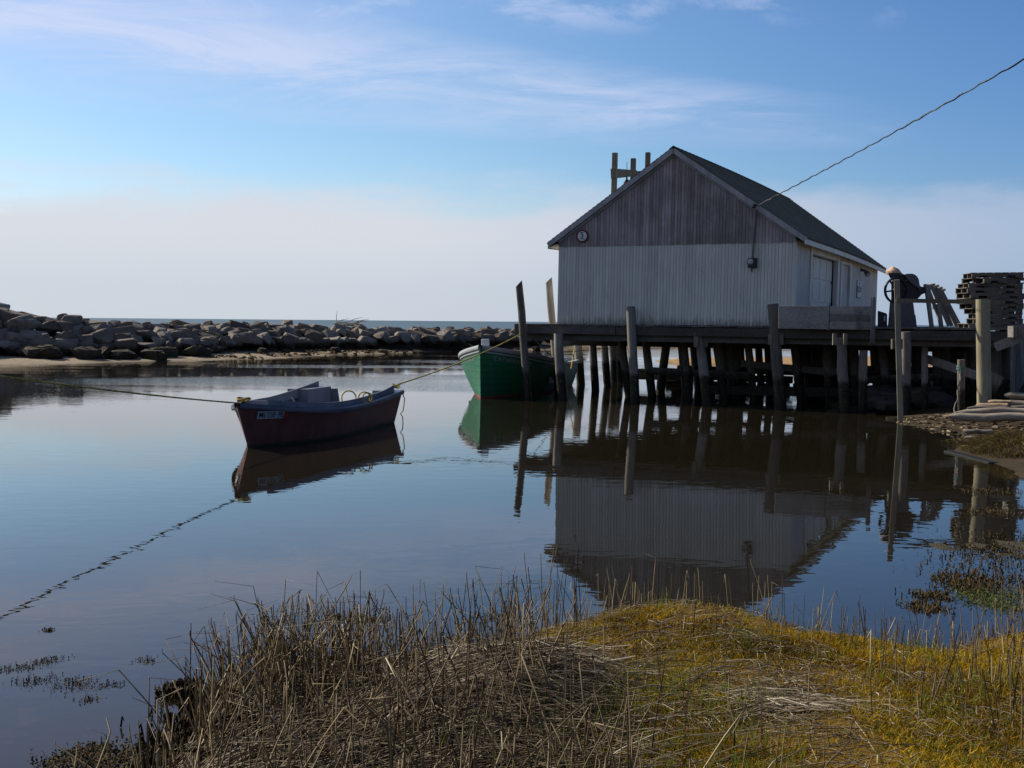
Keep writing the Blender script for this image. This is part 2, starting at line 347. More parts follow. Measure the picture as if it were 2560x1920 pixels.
# ------------------------------------------------------------------ mesh helpers
class MB:
    def __init__(s): s.v = []; s.f = []; s.t = []; s.tint = .5
    def add(s, vs, fs):
        o = len(s.v); s.v += [tuple(v) for v in vs]; s.f += [tuple(i+o for i in f) for f in fs]; s.t += [s.tint]*len(vs); return s
    def box(s, lo, hi, mat=None):
        x0, y0, z0 = lo; x1, y1, z1 = hi
        vs = [Vector(p) for p in ((x0, y0, z0), (x1, y0, z0), (x1, y1, z0), (x0, y1, z0), (x0, y0, z1), (x1, y0, z1), (x1, y1, z1), (x0, y1, z1))]
        if mat: vs = [mat @ v for v in vs]
        return s.add(vs, [(0, 3, 2, 1), (4, 5, 6, 7), (0, 1, 5, 4), (1, 2, 6, 5), (2, 3, 7, 6), (3, 0, 4, 7)])
    def bar(s, a, b, w, h, up=(0, 0, 1), w2=None, h2=None):
        """rectangular timber from a to b"""
        a, b = Vector(a), Vector(b); d = (b-a).normalized(); side = d.cross(Vector(up))
        if side.length < 1e-4: side = d.cross(Vector((1, 0, 0)))
        side.normalize(); u = side.cross(d)
        w2 = w if w2 is None else w2; h2 = h if h2 is None else h2
        vs = []
        for p, ww, hh in ((a, w, h), (b, w2, h2)):
            vs += [p-side*ww/2-u*hh/2, p+side*ww/2-u*hh/2, p+side*ww/2+u*hh/2, p-side*ww/2+u*hh/2]
        return s.add(vs, [(0, 3, 2, 1), (4, 5, 6, 7), (0, 1, 5, 4), (1, 2, 6, 5), (2, 3, 7, 6), (3, 0, 4, 7)])
    def tube(s, pts, rad, n=10, jit=0., cap=True, slant=0.):
        pts = [Vector(p) for p in pts]; k = len(pts)
        if not isinstance(rad, (list, tuple)): rad = [rad]*k
        o = len(s.v); vs = []; prev = None
        for i, p in enumerate(pts):
            d = (pts[min(i+1, k-1)]-pts[max(i-1, 0)]).normalized()
            if prev is None:
                e = Vector((1, 0, 0)) if abs(d.x) < .8 else Vector((0, 1, 0))
                e = (e-d*e.dot(d)).normalized()
            else: e = (prev-d*prev.dot(d)).normalized()
            prev = e; g = d.cross(e)
            for j in range(n):
                a = 2*math.pi*j/n; rr = rad[i]*(1+random.uniform(-jit, jit))
                q = p+e*math.cos(a)*rr+g*math.sin(a)*rr
                if slant and i == k-1: q += d*slant*math.cos(a)
                vs.append(q)
        fs = [(i*n+j, i*n+(j+1) % n, (i+1)*n+(j+1) % n, (i+1)*n+j) for i in range(k-1) for j in range(n)]
        if cap: fs += [tuple(range(n-1, -1, -1)), tuple((k-1)*n+j for j in range(n))]
        return s.add(vs, fs)
    def disc(s, c, nrm, r0, r1, thick, n=40):
        """ring (r0>0) or disc with thickness along nrm"""
        c, nrm = Vector(c), Vector(nrm).normalized(); e = nrm.orthogonal().normalized(); g = nrm.cross(e); vs = []
        for h in (0, thick):
            for rr in (r0, r1):
                for j in range(n):
                    a = 2*math.pi*j/n; vs.append(c+nrm*h+(e*math.cos(a)+g*math.sin(a))*rr)
        fs = []
        for j in range(n):
            k = (j+1) % n
            fs += [(n+j, n+k, 3*n+k, 3*n+j), (2*n+j, 3*n+j, 3*n+k, 2*n+k), (j, k, n+k, n+j)]
            if r0 > 0: fs += [(j, 2*n+j, 2*n+k, k)]
        return s.add(vs, fs)
    def build(s, name, mat, parent=None, smooth=False, bevel=0.):
        me = bpy.data.meshes.new(name); me.from_pydata(s.v, [], s.f); me.update()
        at = me.attributes.new('tint', 'FLOAT', 'POINT'); at.data.foreach_set('value', s.t)
        if isinstance(mat, str): mat = M[mat]
        me.materials.append(mat)
        bm = bmesh.new(); bm.from_mesh(me); bmesh.ops.recalc_face_normals(bm, faces=bm.faces); bm.to_mesh(me); bm.free()
        o = bpy.data.objects.new(name, me); COL.objects.link(o)
        if parent: o.parent = parent
        if smooth:
            me.shade_smooth()
            try: me.set_sharp_from_angle(angle=R(40))
            except Exception: pass
        if bevel:
            b = o.modifiers.new('bevel', 'BEVEL'); b.width = bevel; b.segments = 1; b.limit_method = 'ANGLE'
        return o
def tag(o, label, cat, group=None, kind=None):
    if label: o['label'] = label
    if cat: o['category'] = cat
    if group: o['group'] = group
    if kind: o['kind'] = kind
    return o
def thing(name, label, cat, loc=(0, 0, 0), rz=0., group=None):
    o = bpy.data.objects.new(name, None); COL.objects.link(o); o.location = loc; o.rotation_euler = (0, 0, rz); o.empty_display_size = .2
    return tag(o, label, cat, group)
def text_mesh(name, txt, size, mat, parent, matrix, extrude=.004, shear=0., space=1.0):
    cu = bpy.data.curves.new(name, 'FONT'); cu.body = txt; cu.size = size; cu.extrude = extrude; cu.align_x = 'CENTER'; cu.align_y = 'CENTER'; cu.shear = shear; cu.space_character = space
    t = bpy.data.objects.new(name, cu); COL.objects.link(t)
    dg = bpy.context.evaluated_depsgraph_get(); dg.update()
    me = bpy.data.meshes.new_from_object(t.evaluated_get(dg)); COL.objects.unlink(t); bpy.data.objects.remove(t)
    me.transform(matrix); me.materials.clear(); me.materials.append(M[mat])
    o = bpy.data.objects.new(name, me); COL.objects.link(o); o.parent = parent; return o
def frame(origin, xdir, ydir):
    x = Vector(xdir).normalized(); y = Vector(ydir); y = (y-x*y.dot(x)).normalized(); z = x.cross(y)
    return Matrix(((x.x, y.x, z.x, origin[0]), (x.y, y.y, z.y, origin[1]), (x.z, y.z, z.z, origin[2]), (0, 0, 0, 1)))

# value noise
_P = np.random.default_rng(5).random((256, 256))
def vn(x, y):
    xi = np.floor(x).astype(int); yi = np.floor(y).astype(int); fx = x-xi; fy = y-yi
    fx = fx*fx*(3-2*fx); fy = fy*fy*(3-2*fy)
    g = lambda i, j: _P[(xi+i) & 255, (yi+j) & 255]
    return (g(0, 0)*(1-fx)+g(1, 0)*fx)*(1-fy)+(g(0, 1)*(1-fx)+g(1, 1)*fx)*fy
def fbm(x, y, o=4):
    s = 0; a = .5; t = 0
    for i in range(o): s = s+a*vn(x*2**i+i*17.3, y*2**i+i*9.1); t += a; a *= .5
    return s/t*2-1
def sstep(v, a, b): t = np.clip((v-a)/(b-a), 0, 1); return t*t*(3-2*t)

# ------------------------------------------------------------------ terrain
BASIN = np.array([(-80, -8), (-20, -3), (-9, 0), (-4, 3), (-2.3, 4.4), (-1.8, 5.6), (-1.8, 6.6), (-1.85, 7.2), (-1.75, 7.7), (-1.4, 8.0), (-.75, 8.1), (-.2, 8.55), (.4, 9.25), (1.2, 10.0), (1.85, 9.75), (2.35, 9.0), (3.0, 8.7), (4.3, 9.5), (5.5, 10.5), (6.8, 12.2), (7.6, 15.2), (8.1, 18), (8.4, 19.7), (8.8, 22), (8.75, 23.9), (9.6, 25.5), (10.1, 27.2), (9.9, 28.8), (9.85, 30.4), (10.5, 32), (10.9, 34), (11.3, 37), (13.5, 46), (18, 58), (20, 70), (9.6, 75.2), (9.4, 78.5), (22, 84), (36, 93),
    (60, 112), (90, 140), (60, 146), (33, 131), (8.4, 109), (4.7, 106.5), (-4.1, 101), (-8.6, 92), (-12.3, 85), (-14.7, 76.5), (-22.3, 68), (-26.3, 61.7), (-32, 55.5), (-45, 46), (-80, 34)], float)
WALL = np.array([(-46, 52, 4.0), (-34, 60.5, 3.6), (-28.4, 66.5, 3.25), (-25.5, 69, 2.8), (-22.9, 71.5, 2.5), (-20, 78, 2.4), (-16.6, 86.5, 2.35), (-8.8, 95.5, 2.15), (-1.04, 105, 2.05), (8.4, 115, 2.0), (33.6, 142, 1.9), (60, 160, 1.8)], float)
WALL[:, :2] *= 1.045; WALL[:, 2] = 2.5+(WALL[:, 2]-2.5)*1.045
def seg_dist(x, y, P, closed):
    d = np.full(x.shape, 1e9); n = len(P)
    for i in range(n if closed else n-1):
        a = P[i, :2]; b = P[(i+1) % n, :2]; e = b-a; t = np.clip(((x-a[0])*e[0]+(y-a[1])*e[1])/(e@e), 0, 1)
        d = np.minimum(d, np.hypot(x-a[0]-t*e[0], y-a[1]-t*e[1]))
    return d
def inside(x, y, P):
    c = np.zeros(x.shape, bool); n = len(P); j = n-1
    for i in range(n):
        xi, yi = P[i]; xj, yj = P[j]
        c ^= ((yi > y) != (yj > y)) & (x < (xj-xi)*(y-yi)/(yj-yi+1e-12)+xi); j = i
    return c
def terrain(x, y):
    x = np.asarray(x, float); y = np.asarray(y, float)
    wob = .22*fbm(x*1.4, y*1.4)*sstep(y, 60, 4)+.9*fbm(x*.2+5, y*.2)*sstep(y, 30, 60)
    d = seg_dist(x, y, BASIN, True)*np.where(inside(x, y, BASIN), -1, 1)+wob   # >0 on land
    near = sstep(y+np.maximum(x-4, 0)*1.5, 12.5, 9.5); far = sstep(y-.3*np.maximum(x, 0), 44, 58)
    dl = np.maximum(d, 0)
    h_near = .20*(1-np.exp(-dl/.16))+.062*dl+.05*fbm(x*2.2, y*2.2)*np.minimum(dl*2, 1)
    h_near += .11*np.exp(-(((x+.1)/.6)**2+((y-6.9)/.7)**2))+.06*np.exp(-(((x-1.4)/.8)**2+((y-9.3)/.7)**2))
    h_far = np.minimum(.075*dl, .75)+.05*fbm(x*.5, y*.5)*np.minimum(dl*.5, 1)
    spit = (x > 5)*sstep(y, 66, 72)*sstep(y, 92, 86)
    h_far = h_far*(1-spit)+np.minimum(.16*dl, .28)*spit
    h_right = .13*dl+.04*fbm(x*1.1, y*1.1)*np.minimum(dl*1.5, 1)
    h_right = np.minimum(h_right, 1.9)+np.maximum(x-24, 0)*.05
    h = h_near*near+(1-near)*(h_far*far+h_right*(1-far))
    # mound that carries the breakwater
    dw = seg_dist(x, y, WALL, False); crest = np.interp(x, WALL[:, 0], WALL[:, 2])
    side = y-np.interp(x, WALL[:, 0], WALL[:, 1])
    m = np.clip(1-np.maximum(dw-.9, 0)/1.6, 0, 1); h = np.maximum(h, m*(crest-1.35))
    deep = -np.minimum(.16*np.maximum(-d, 0)+.02, 1.5)
    fl = np.clip(1.15-np.sqrt(((x-5.5)/1.5)**2+((y-12.2)/2.7)**2), 0, 1)      # mud flat just awash
    deep = np.maximum(deep, -.30+.290*sstep(fl, 0, .5)+.06*fbm(x*1.7+9, y*1.7)+.03*fbm(x*5, y*5))*(fl > 0)+deep*(fl <= 0)
    out = np.where(d > 0, h, np.where(m > 0, np.maximum(deep, m*(crest-1.35)), deep))
    out = np.where((side > 4) & (y > 40), -2.0, out)
    return out
def terr(x, y): return float(terrain(np.array([x]), np.array([y]))[0])

def axis(segs):
    v = [segs[0][0]]
    for a, b, s in segs:
        n = max(1, int(round((b-a)/s))); v += list(a+(b-a)*(i+1)/n for i in range(n))
    return np.array(v)
gx = axis([(-9000, -300, 2900), (-300, -90, 30), (-90, -36, 3), (-36, -5, .7), (-5, 7, .11), (7, 14, .3), (14, 40, .8), (40, 90, 3), (90, 300, 30), (300, 9000, 2900)])
gy = axis([(-400, -30, 60), (-30, 3, 1.2), (3, 13, .11), (13, 36, .3), (36, 60, .8), (60, 120, .7), (120, 170, 2), (170, 400, 40), (400, 20000, 4900)])
GX, GY = np.meshgrid(gx, gy); GZ = terrain(GX.ravel(), GY.ravel()).reshape(GX.shape)
def soil_colour(x, y, z):
    near = sstep(y+np.maximum(x-4, 0)*1.5, 13, 10); far = sstep(y-.3*np.maximum(x, 0), 44, 56)
    t = fbm(x*.9, y*.9)[:, None]*.5+.5
    moss = np.array((.24, .135, .010))*(1-t)+np.array((.075, .052, .012))*t
    peat = np.array((.030, .022, .012)); lx = -.09+(8.9-y)*.14      # thatch to the west of this line, moss to the east
    mz = sstep(x+.35*fbm(x*1.5, y*1.5), lx-.35, lx+.35)[:, None]
    c_near = peat*(1-mz)+moss*mz
    mud = np.array((.075, .052, .026))*(1-t)+np.array((.036, .027, .014))*t
    sand = np.array((.34, .275, .195)); wrack = np.array((.12, .088, .045)); rubble = np.array((.06, .052, .042))
    wr = sstep(fbm(x*.35, y*.9)+sstep(x, -20, -12)*.8-.35, .10, .5)[:, None]
    c_far = sand*(1-wr)+wrack*wr; dk = sstep(seg_dist(x, y, WALL, False), 4.2, 2.6)[:, None]; c_far = c_far*(1-dk)+rubble*dk
    ds = sstep(seg_dist(x, y, np.array([(5.6, 49.6), (9.5, 48.2), (15, 45)]), False), 4.5, 2.)[:, None]; mud = mud*(1-ds)+np.array((.022, .019, .014))*ds  # mud darkened under the wharf rear: pier shade put into its colour
    fl = sstep(np.sqrt(((x-5.5)/1.5)**2+((y-12.2)/2.7)**2), 1.3, .9)[:, None]; mud = mud*(1-fl)+np.array((.085, .072, .045))*fl
    spit = ((x > 5)*sstep(y, 64, 70)*sstep(y, 95, 88))[:, None]; c_far = c_far*(1-spit)+np.array((.42, .27, .12))*spit
    hill = sstep(x, 17, 22)[:, None]; mud = mud*(1-hill)+np.array((.17, .135, .07))*hill
    c = c_near*near[:, None]+(1-near[:, None])*(c_far*far[:, None]+mud*(1-far[:, None]))
    wet = sstep(z, .06, -.02)[:, None]
    return c*(1-wet)+(c*.55+np.array((.012, .012, .006)))*wet
def build_ground():
    ny, nx = GX.shape
    co = np.stack([GX, GY, GZ], -1).reshape(-1, 3)
    idx = np.arange(ny*nx).reshape(ny, nx); q = np.stack([idx[:-1, :-1], idx[:-1, 1:], idx[1:, 1:], idx[1:, :-1]], -1).reshape(-1, 4)
    me = bpy.data.meshes.new('ground'); me.vertices.add(len(co)); me.vertices.foreach_set('co', co.ravel().astype(np.float32))
    me.loops.add(q.size); me.loops.foreach_set('vertex_index', q.ravel().astype(np.int32))
    me.polygons.add(len(q)); me.polygons.foreach_set('loop_start', np.arange(0, q.size, 4, dtype=np.int32))
    me.update(calc_edges=True); me.validate()
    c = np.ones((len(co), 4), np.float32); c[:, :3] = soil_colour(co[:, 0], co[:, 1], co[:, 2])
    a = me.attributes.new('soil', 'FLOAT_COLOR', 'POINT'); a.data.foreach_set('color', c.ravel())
    me.materials.append(M['ground']); me.shade_smooth()
    o = bpy.data.objects.new('ground', me); COL.objects.link(o); tag(o, 'sand, mud and marsh ground round the channel', None, kind='structure')
build_ground()

def flat_poly(name, pts, z, mat, label):
    b = MB(); b.add([(x, y, z) for x, y in pts], [tuple(range(len(pts)))]); o = b.build(name, mat)
    if o.data.polygons[0].normal.z < 0: o.data.flip_normals()
    tag(o, label, None, kind='structure'); return o
line = [(x, y+1.5) for x, y, _ in WALL]
flat_poly('harbour_water', [(-9000, -400), (9000, -400), (9000, 4000), (200, 260)]+line[::-1]+[(-80, 40), (-9000, 40)], 0., 'harbour_water', 'calm dark water of the harbour channel')
flat_poly('sea', [(-9000, 40), (-80, 40)]+line+[(200, 260), (9000, 4000), (9000, 20000), (-9000, 20000)], 0., 'sea_water', 'open sea beyond the breakwater')

# ------------------------------------------------------------------ breakwater: every boulder a thing
def boulder_mesh(name, mat, seed, sq=(1, .8, .75), npt=13, rough=.05):
    r = random.Random(seed); bm = bmesh.new()
    for i in range(npt+5):
        v = Vector((r.uniform(-1, 1), r.uniform(-1, 1), r.uniform(-1, 1)))
        m = max(abs(v.x), abs(v.y), abs(v.z)); v = v/m*r.uniform(.90, 1.0)        # points near a cube: blocky quarry stone
        if r.random() < .30: v = v.normalized()*r.uniform(1.0, 1.15)
        bm.verts.new((v.x*sq[0]*.5, v.y*sq[1]*.5, v.z*sq[2]*.5))
    res = bmesh.ops.convex_hull(bm, input=bm.verts)
    bmesh.ops.delete(bm, geom=list({e for e in res['geom_interior'] if isinstance(e, bmesh.types.BMVert)}), context='VERTS')
    bmesh.ops.dissolve_limit(bm, angle_limit=R(9), verts=bm.verts, edges=bm.edges)
    bmesh.ops.bevel(bm, geom=list(bm.edges), offset=.035, segments=2, profile=.6, affect='EDGES', clamp_overlap=True)
    bmesh.ops.triangulate(bm, faces=bm.faces)
    bmesh.ops.subdivide_edges(bm, edges=bm.edges, cuts=1)
    for v in bm.verts: v.co += Vector((r.uniform(-1, 1), r.uniform(-1, 1), r.uniform(-1, 1)))*rough*.22
    me = bpy.data.meshes.new(name); bm.to_mesh(me); bm.free(); me.materials.append(M[mat]); me.shade_smooth()
    try: me.set_sharp_from_angle(angle=R(24))
    except Exception: pass
    return me
ORD = ['first', 'second', 'third', 'fourth', 'fifth', 'sixth', 'seventh', 'eighth', 'ninth', 'tenth', 'eleventh', 'twelfth', 'thirteenth', 'fourteenth', 'fifteenth', 'sixteenth', 'seventeenth', 'eighteenth', 'nineteenth', 'twentieth']
SECT = [(110, 'at the photo edge'), (250, 'over the narrow sand beach'), (420, 'over the wide sand beach'), (600, 'left of the red dory'), (800, 'over the red dory bow'), (1010, 'over the red dory stern'), (1150, 'left of the green boat'), (1300, 'over the green boat bow'), (9999, 'behind the wharf piles')]
def project_x(p):
    d = Vector(p)-Vector((0, 0, CAM_H)); return 1280+FPX*d.dot(Rv)/d.dot(Fv)
BLOCKS = [boulder_mesh('boulder', 'rock', 100+i, [(1.15, .9, .8), (1.0, .9, .95), (1.35, .9, .7), (.95, .85, 1.0)][i % 4], 9+(i*5) % 8) for i in range(18)]
WEEDY = [boulder_mesh('boulder', 'rock_weed', 300+i, [(1.3, .9, .6), (1.0, .9, .8)][i % 2], 12, .12) for i in range(7)]
SHAPE = ['broad', 'blocky', 'flat', 'tall']
ROCKS = []
def breakwater():
    rr = random.Random(21)
    P = WALL; seg = np.hypot(np.diff(P[:, 0]), np.diff(P[:, 1])); S = np.concatenate([[0], np.cumsum(seg)])
    def at(s): return (np.interp(s, S, P[:, 0]), np.interp(s, S, P[:, 1]), np.interp(s, S, P[:, 2]))
    rows = [('bottom', 2.35, .0, 1.25), ('lower', 1.75, .33, 1.3), ('upper', 1.05, .66, 1.3), ('top', .2, 1., 1.35), ('rear', -1.3, 1., 1.4)]
    for rn, off, fr, step in rows:
        s = rr.uniform(4, 5)
        while s < S[-1]-8:
            x, y, cr = at(s); x2, y2, _ = at(s+.5); tx, ty = x2-x, y2-y; L = math.hypot(tx, ty); tx, ty = tx/L, ty/L
            dist = math.hypot(x, y)
            nx, ny = ty, -tx                           # towards the channel
            px, py_ = x+nx*(off+rr.uniform(-.2, .2)), y+ny*(off+rr.uniform(-.2, .2))
            base = .45 if dist < 80 else .62
            w = rr.choice([rr.uniform(.85, 1.4), rr.uniform(1.15, 1.8)])*(1.0 if rn != 'rear' else .9); k = rr.randrange(len(BLOCKS))
            hgt = rr.uniform(.75, 1.1)
            z = base+.30+(cr-base-.92)*fr+rr.uniform(-.14, .14)
            if rn in ('top', 'rear'): z = cr-.62+rr.uniform(-.16, .10)
            u_ = project_x((px, py_, z))
            if (-60 if rn == 'rear' else -170) < u_ < (1330 if rn != 'bottom' else 1480) and not (rn == 'lower' and u_ > 640):
                ROCKS.append(dict(row=rn, x=px, y=py_, z=z, w=w, h=hgt, k=k, rz=math.atan2(ty, tx)+rr.uniform(-.5, .5), rx=rr.uniform(-.35, .35), ry=rr.uniform(-.3, .3), s=s, mesh=BLOCKS[k], u=project_x((px, py_, z)), kind='angular'))
            s += w*.82*rr.uniform(.85, 1.1)
    for i in range(26):                                # weed covered stones at the foot
        u = rr.choice([rr.uniform(0, 540), rr.uniform(0, 540), rr.uniform(0, 540), rr.uniform(560, 1250)])
        s = np.interp(u, [project_x(at(q)[:2]+(.5,)) for q in np.linspace(0, S[-1]*.8, 200)], np.linspace(0, S[-1]*.8, 200))
        x, y, cr = at(s); x2, y2, _ = at(s+.5); tx, ty = x2-x, y2-y; L = math.hypot(tx, ty); nx, ny = ty/L, -tx/L
        o = rr.uniform(3.0, 4.3) if u < 545 else rr.uniform(3.2, 8)
        w = rr.uniform(.9, 1.9) if u < 545 else rr.uniform(.4, .9)
        px, py_ = x+nx*o, y+ny*o; k = rr.randrange(len(WEEDY))
        ROCKS.append(dict(row='foot', x=px, y=py_, z=max(terr(px, py_), 0)+w*.12, w=w, h=rr.uniform(.8, 1.1), k=k, rz=rr.uniform(0, 6.28), rx=rr.uniform(-.2, .2), ry=rr.uniform(-.2, .2), s=s, mesh=WEEDY[k], u=project_x((px, py_, .5)), kind='weedy'))
    cnt = {}
    for q in sorted(ROCKS, key=lambda q: q['u']):
        sect = next(t for lim, t in SECT if q['u'] < lim)
        key = (q['row'], sect); n = cnt[key] = cnt.get(key, 0)+1
        o = bpy.data.objects.new('boulder', q['mesh']); COL.objects.link(o)
        o.location = (q['x'], q['y'], q['z']); o.rotation_euler = (q['rx'], q['ry'], q['rz']); o.scale = (q['w'], q['w']*.9, q['w']*q['h']*.82)
        if q['row'] == 'foot': lab = f"weed-dark stone, {ORD[n-1]} from left at breakwater foot {sect}"
        elif q['row'] == 'rear': lab = f"rear crest boulder, {ORD[n-1]} from left on the breakwater {sect}"
        else: lab = f"{SHAPE[q['k'] % 4]} boulder, {ORD[n-1]} from left in breakwater {q['row']} row {sect}"
        tag(o, lab, 'boulder', 'boulders of the breakwater')
breakwater()
def driftwood():
    b = MB(); rr = random.Random(4); base = Vector((-13.2, 96.5, 2.15))
    for i in range(26):
        a = rr.uniform(-.35, .5); l = rr.uniform(.6, 1.7); p = base+Vector((rr.uniform(-1.2, .6), rr.uniform(-.4, .4), rr.uniform(-.1, .1)))
        q = p+Vector((math.cos(a)*l, rr.uniform(-.3, .3), math.sin(a)*l*.55+rr.uniform(-.05, .15))); m_ = (p+q)/2+Vector((0, 0, rr.uniform(-.06, .12)))
        b.tube([p, m_, q], [.035, .025, .012], 5)
    p = base+Vector((-.9, 0, 0)); b.tube([p, p+Vector((-.05, 0, .55)), p+Vector((.02, 0, 1.15))], [.03, .022, .01], 5)
    tag(b.build('driftwood_branch', 'log'), 'dry bare driftwood branch lying on top of the breakwater', 'driftwood')
driftwood()

# ------------------------------------------------------------------ wharf
PIV = Vector((1.445, 38.7, 0)); HD = R(25)
D2 = Vector((math.cos(HD), -math.sin(HD), 0)); N2 = Vector((math.sin(HD), math.cos(HD), 0))
DECK = 2.43
def W(s, t, z=0.): return PIV+D2*s+N2*t+Vector((0, 0, z))
S0, S1, DEPTH = -1.42, 13.5, 16.7
def front_t(s): return -.12-.62*max(0, (s-2))/11.5
def solve_s(px, t, z=1.5):
    """distance along the wharf of the point at depth t that the eye sees in photo column px"""
    lo, hi = -6., 18.
    for _ in range(40):
        m = (lo+hi)/2
        if project_x(W(m, t, z)) < px: lo = m
        else: hi = m
    return lo
wharf = thing('wharf', 'weathered timber wharf on dark leaning piles under the grey shed', 'wharf', W(0, 0, 0))
def into(o, parent=None):
    parent = parent or wharf; o.parent = parent; o.matrix_parent_inverse = Matrix.Translation(-Vector(wharf.location)); return o
def wharf_build():
    rr = random.Random(3)
    b = MB()                                            # deck planks run across the wharf
    s = S0
    while s < S1:
        w = .2; b.tint = rr.random(); e = rr.uniform(-.05, .03)
        a0, a1 = W(s+.005, front_t(s)-.10+e, 0), W(s+.005, DEPTH, 0); b0, b1 = W(s+w-.005, front_t(s)-.10+e, 0), W(s+w-.005, DEPTH, 0)
        z1 = DECK+rr.uniform(-.006, .006); z0 = z1-.05
        vs = [(a0.x, a0.y, z0), (b0.x, b0.y, z0), (b1.x, b1.y, z0), (a1.x, a1.y, z0), (a0.x, a0.y, z1), (b0.x, b0.y, z1), (b1.x, b1.y, z1), (a1.x, a1.y, z1)]
        b.add(vs, [(0, 3, 2, 1), (4, 5, 6, 7), (0, 1, 5, 4), (1, 2, 6, 5), (2, 3, 7, 6), (3, 0, 4, 7)]); s += w
    into(b.build('deck', 'deck'))
    # front fascia in three lengths, slightly sagging
    for s0, s1, sag, zt in ((S0-.02, 2.05, .02, .0), (2.08, 7.0, .01, -.012), (7.03, S1, .0, -.03)):
        b = MB(); b.bar(W(s0, front_t(s0)-.03, DECK-.19+zt+sag), W(s1, front_t(s1)-.03, DECK-.19+zt), .10, .27); into(b.build('front_beam', 'beam', bevel=.01))
    b = MB(); b.bar(W(S0+.04, -.05, DECK-.19), W(S0+.04, DEPTH, DECK-.19), .10, .27); into(b.build('side_beam', 'beam', bevel=.01))
    b = MB(); b.bar(W(S1-.05, front_t(S1), DECK-.19), W(S1-.05, DEPTH, DECK-.19), .10, .27); into(b.build('side_beam', 'beam', bevel=.01))
    for t in (.25, 3.4, 6.6, 9.8, 13.0):          # caps across, stringers along
        b = MB(); b.bar(W(S0+.1, t, DECK-(.52 if 1 < t < 8 else .40)), W(S1-.1, t+front_t(S1)*(t < 1), DECK-(.52 if 1 < t < 8 else .40)), .28, .46 if 1 < t < 8 else .24); into(b.build('cap_beam', 'beam'))
    for k in range(12):
        s = S0+.5+k*1.28; b = MB(); b.bar(W(s, .35, DECK-.17), W(s, DEPTH-.1, DECK-.17), .14, .22); into(b.build('stringer', 'beam'))
wharf_build()
def pile(px_top, y_top, px_bot, Dbot, rad, zt=None, mat='pile', slant=0., tag_=None, n=12):
    """a driven pile: stands at depth Dbot in photo column px_bot at the water, leans to column px_top above"""
    foot = Vector(((px_bot-1280)/FPX*Dbot*1.0, Dbot, 0)); x0 = project_x(foot); foot.x += (px_bot-x0)*Dbot/FPX
    Dt = Dbot
    top = at_y(px_top, y_top, Dt)
    if zt is not None: top.z = zt; top.x = at_y(px_top, y_top, Dt).x
    d = (top-foot); low = foot-d*(1.1/max(d.z, .5)); gz = min(terr(foot.x, foot.y), 0)-.3
    low = foot+d*((gz)/d.z)
    k = 7; pts = []; rads = []
    for i in range(k):
        f = i/(k-1); p = low.lerp(top, f); b = random.uniform(-.018, .018)*(0 < i < k-1); pts.append(p+Vector((b, b*.5, 0))); rads.append(rad*(1.06-.12*f)*random.uniform(.97, 1.03))
    mb = MB(); mb.tube(pts, rads, n, .045, True, slant); return mb.build('piling', mat, None, True)
UND = DECK-.3      # underside that carries on the piles
# front row as the photo shows it: column and row at the head, column at the water, distance
for a in ((1297, 709, 1321, 38.6, .125, None, .10), (1372, 700, 1396, 42.4, .125, None, .10), (1396, 832, 1405, 38.3, .155, UND, 0), (1577, 766, 1588, 37.3, .145, None, 0),
          (1750, 842, 1769, 36.6, .155, UND, 0), (1932, 760, 1951, 35.3, .175, None, 0), (2102, 850, 2113, 34.0, .15, UND, 0), (2159, 876, 2156, 34.4, .125, None, 0),
          (2265, 834, 2263, 33.0, .135, DECK-.12, 0), (2313, 861, 2311, 33.8, .095, None, 0)):
    into(pile(a[0], a[1], a[2], a[3], a[4], a[5], 'pile', a[6]))
# rows behind, as far as they are seen between the front piles
for px_t, px_b, t in ((1443, 1453, 9), (1479, 1488, 5.6), (1505, 1520, 8.6), (1528, 1536, 12), (1541, 1551, 12.5), (1552, 1573, 2.6), (1613, 1630, 3.2), (1667, 1652, 6.2), (1708, 1722, 2.8), (1733, 1746, 7.4),
                      (1790, 1812, 3.0), (1806, 1826, 9.5), (1834, 1850, 6.2), (1848, 1858, 12.4), (1868, 1884, 3.1), (1893, 1903, 9.3), (1917, 1925, 6.3), (1984, 2003, 3.0), (2012, 2024, 6.2), (2024, 2040, 12.5), (2052, 2060, 9.3), (2064, 2078, 3.2),
                      (2132, 2142, 3.2), (2190, 2201, 6.2), (2200, 2222, 2.9), (2232, 2240, 9.5), (2286, 2296, 5.5), (2340, 2352, 3.0), (2362, 2372, 2.4), (2405, 2412, 5.5), (2430, 2438, 3.0), (2488, 2494, .4), (2515, 2520, 2.5),
        (1762, 1778, 6.3), (1818, 1834, 3.3), (1938, 1948, 9.2), (1998, 2012, 9.5), (2036, 2048, 6.3), (2082, 2094, 6.2), (2096, 2108, 12.4), (2118, 2130, 9.3), (2180, 2192, 12.5), (2212, 2226, 6.2), (2248, 2262, 6.2), (2256, 2268, 12.2), (2302, 2314, 6.3), (2346, 2354, 6.0), (2384, 2394, 6.2), (2418, 2426, 9.2), (2446, 2454, 6), (2470, 2476, 3.1), (1700, 1716, 6.2),):
    s = solve_s(px_b, t, 0); p = W(s, t, 0)
    s2 = solve_s(px_t, t, 2.1)
    o = pile(px_t, 850, px_b, p.y, random.uniform(.12, .175), UND); into(o)
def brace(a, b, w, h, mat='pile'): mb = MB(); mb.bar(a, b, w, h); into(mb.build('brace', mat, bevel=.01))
brace(W(2.2, 3.0, .88), W(5.6, 2.9, .80), .16, .24); brace(W(5.2, 6.0, .84), W(9.6, 6.0, .82), .16, .22); brace(W(-.2, 8.8, .50), W(2.1, 8.4, .52), .3, .42); brace(W(4.0, 3.0, .30), W(9.5, 3.1, .36), .25, .30)
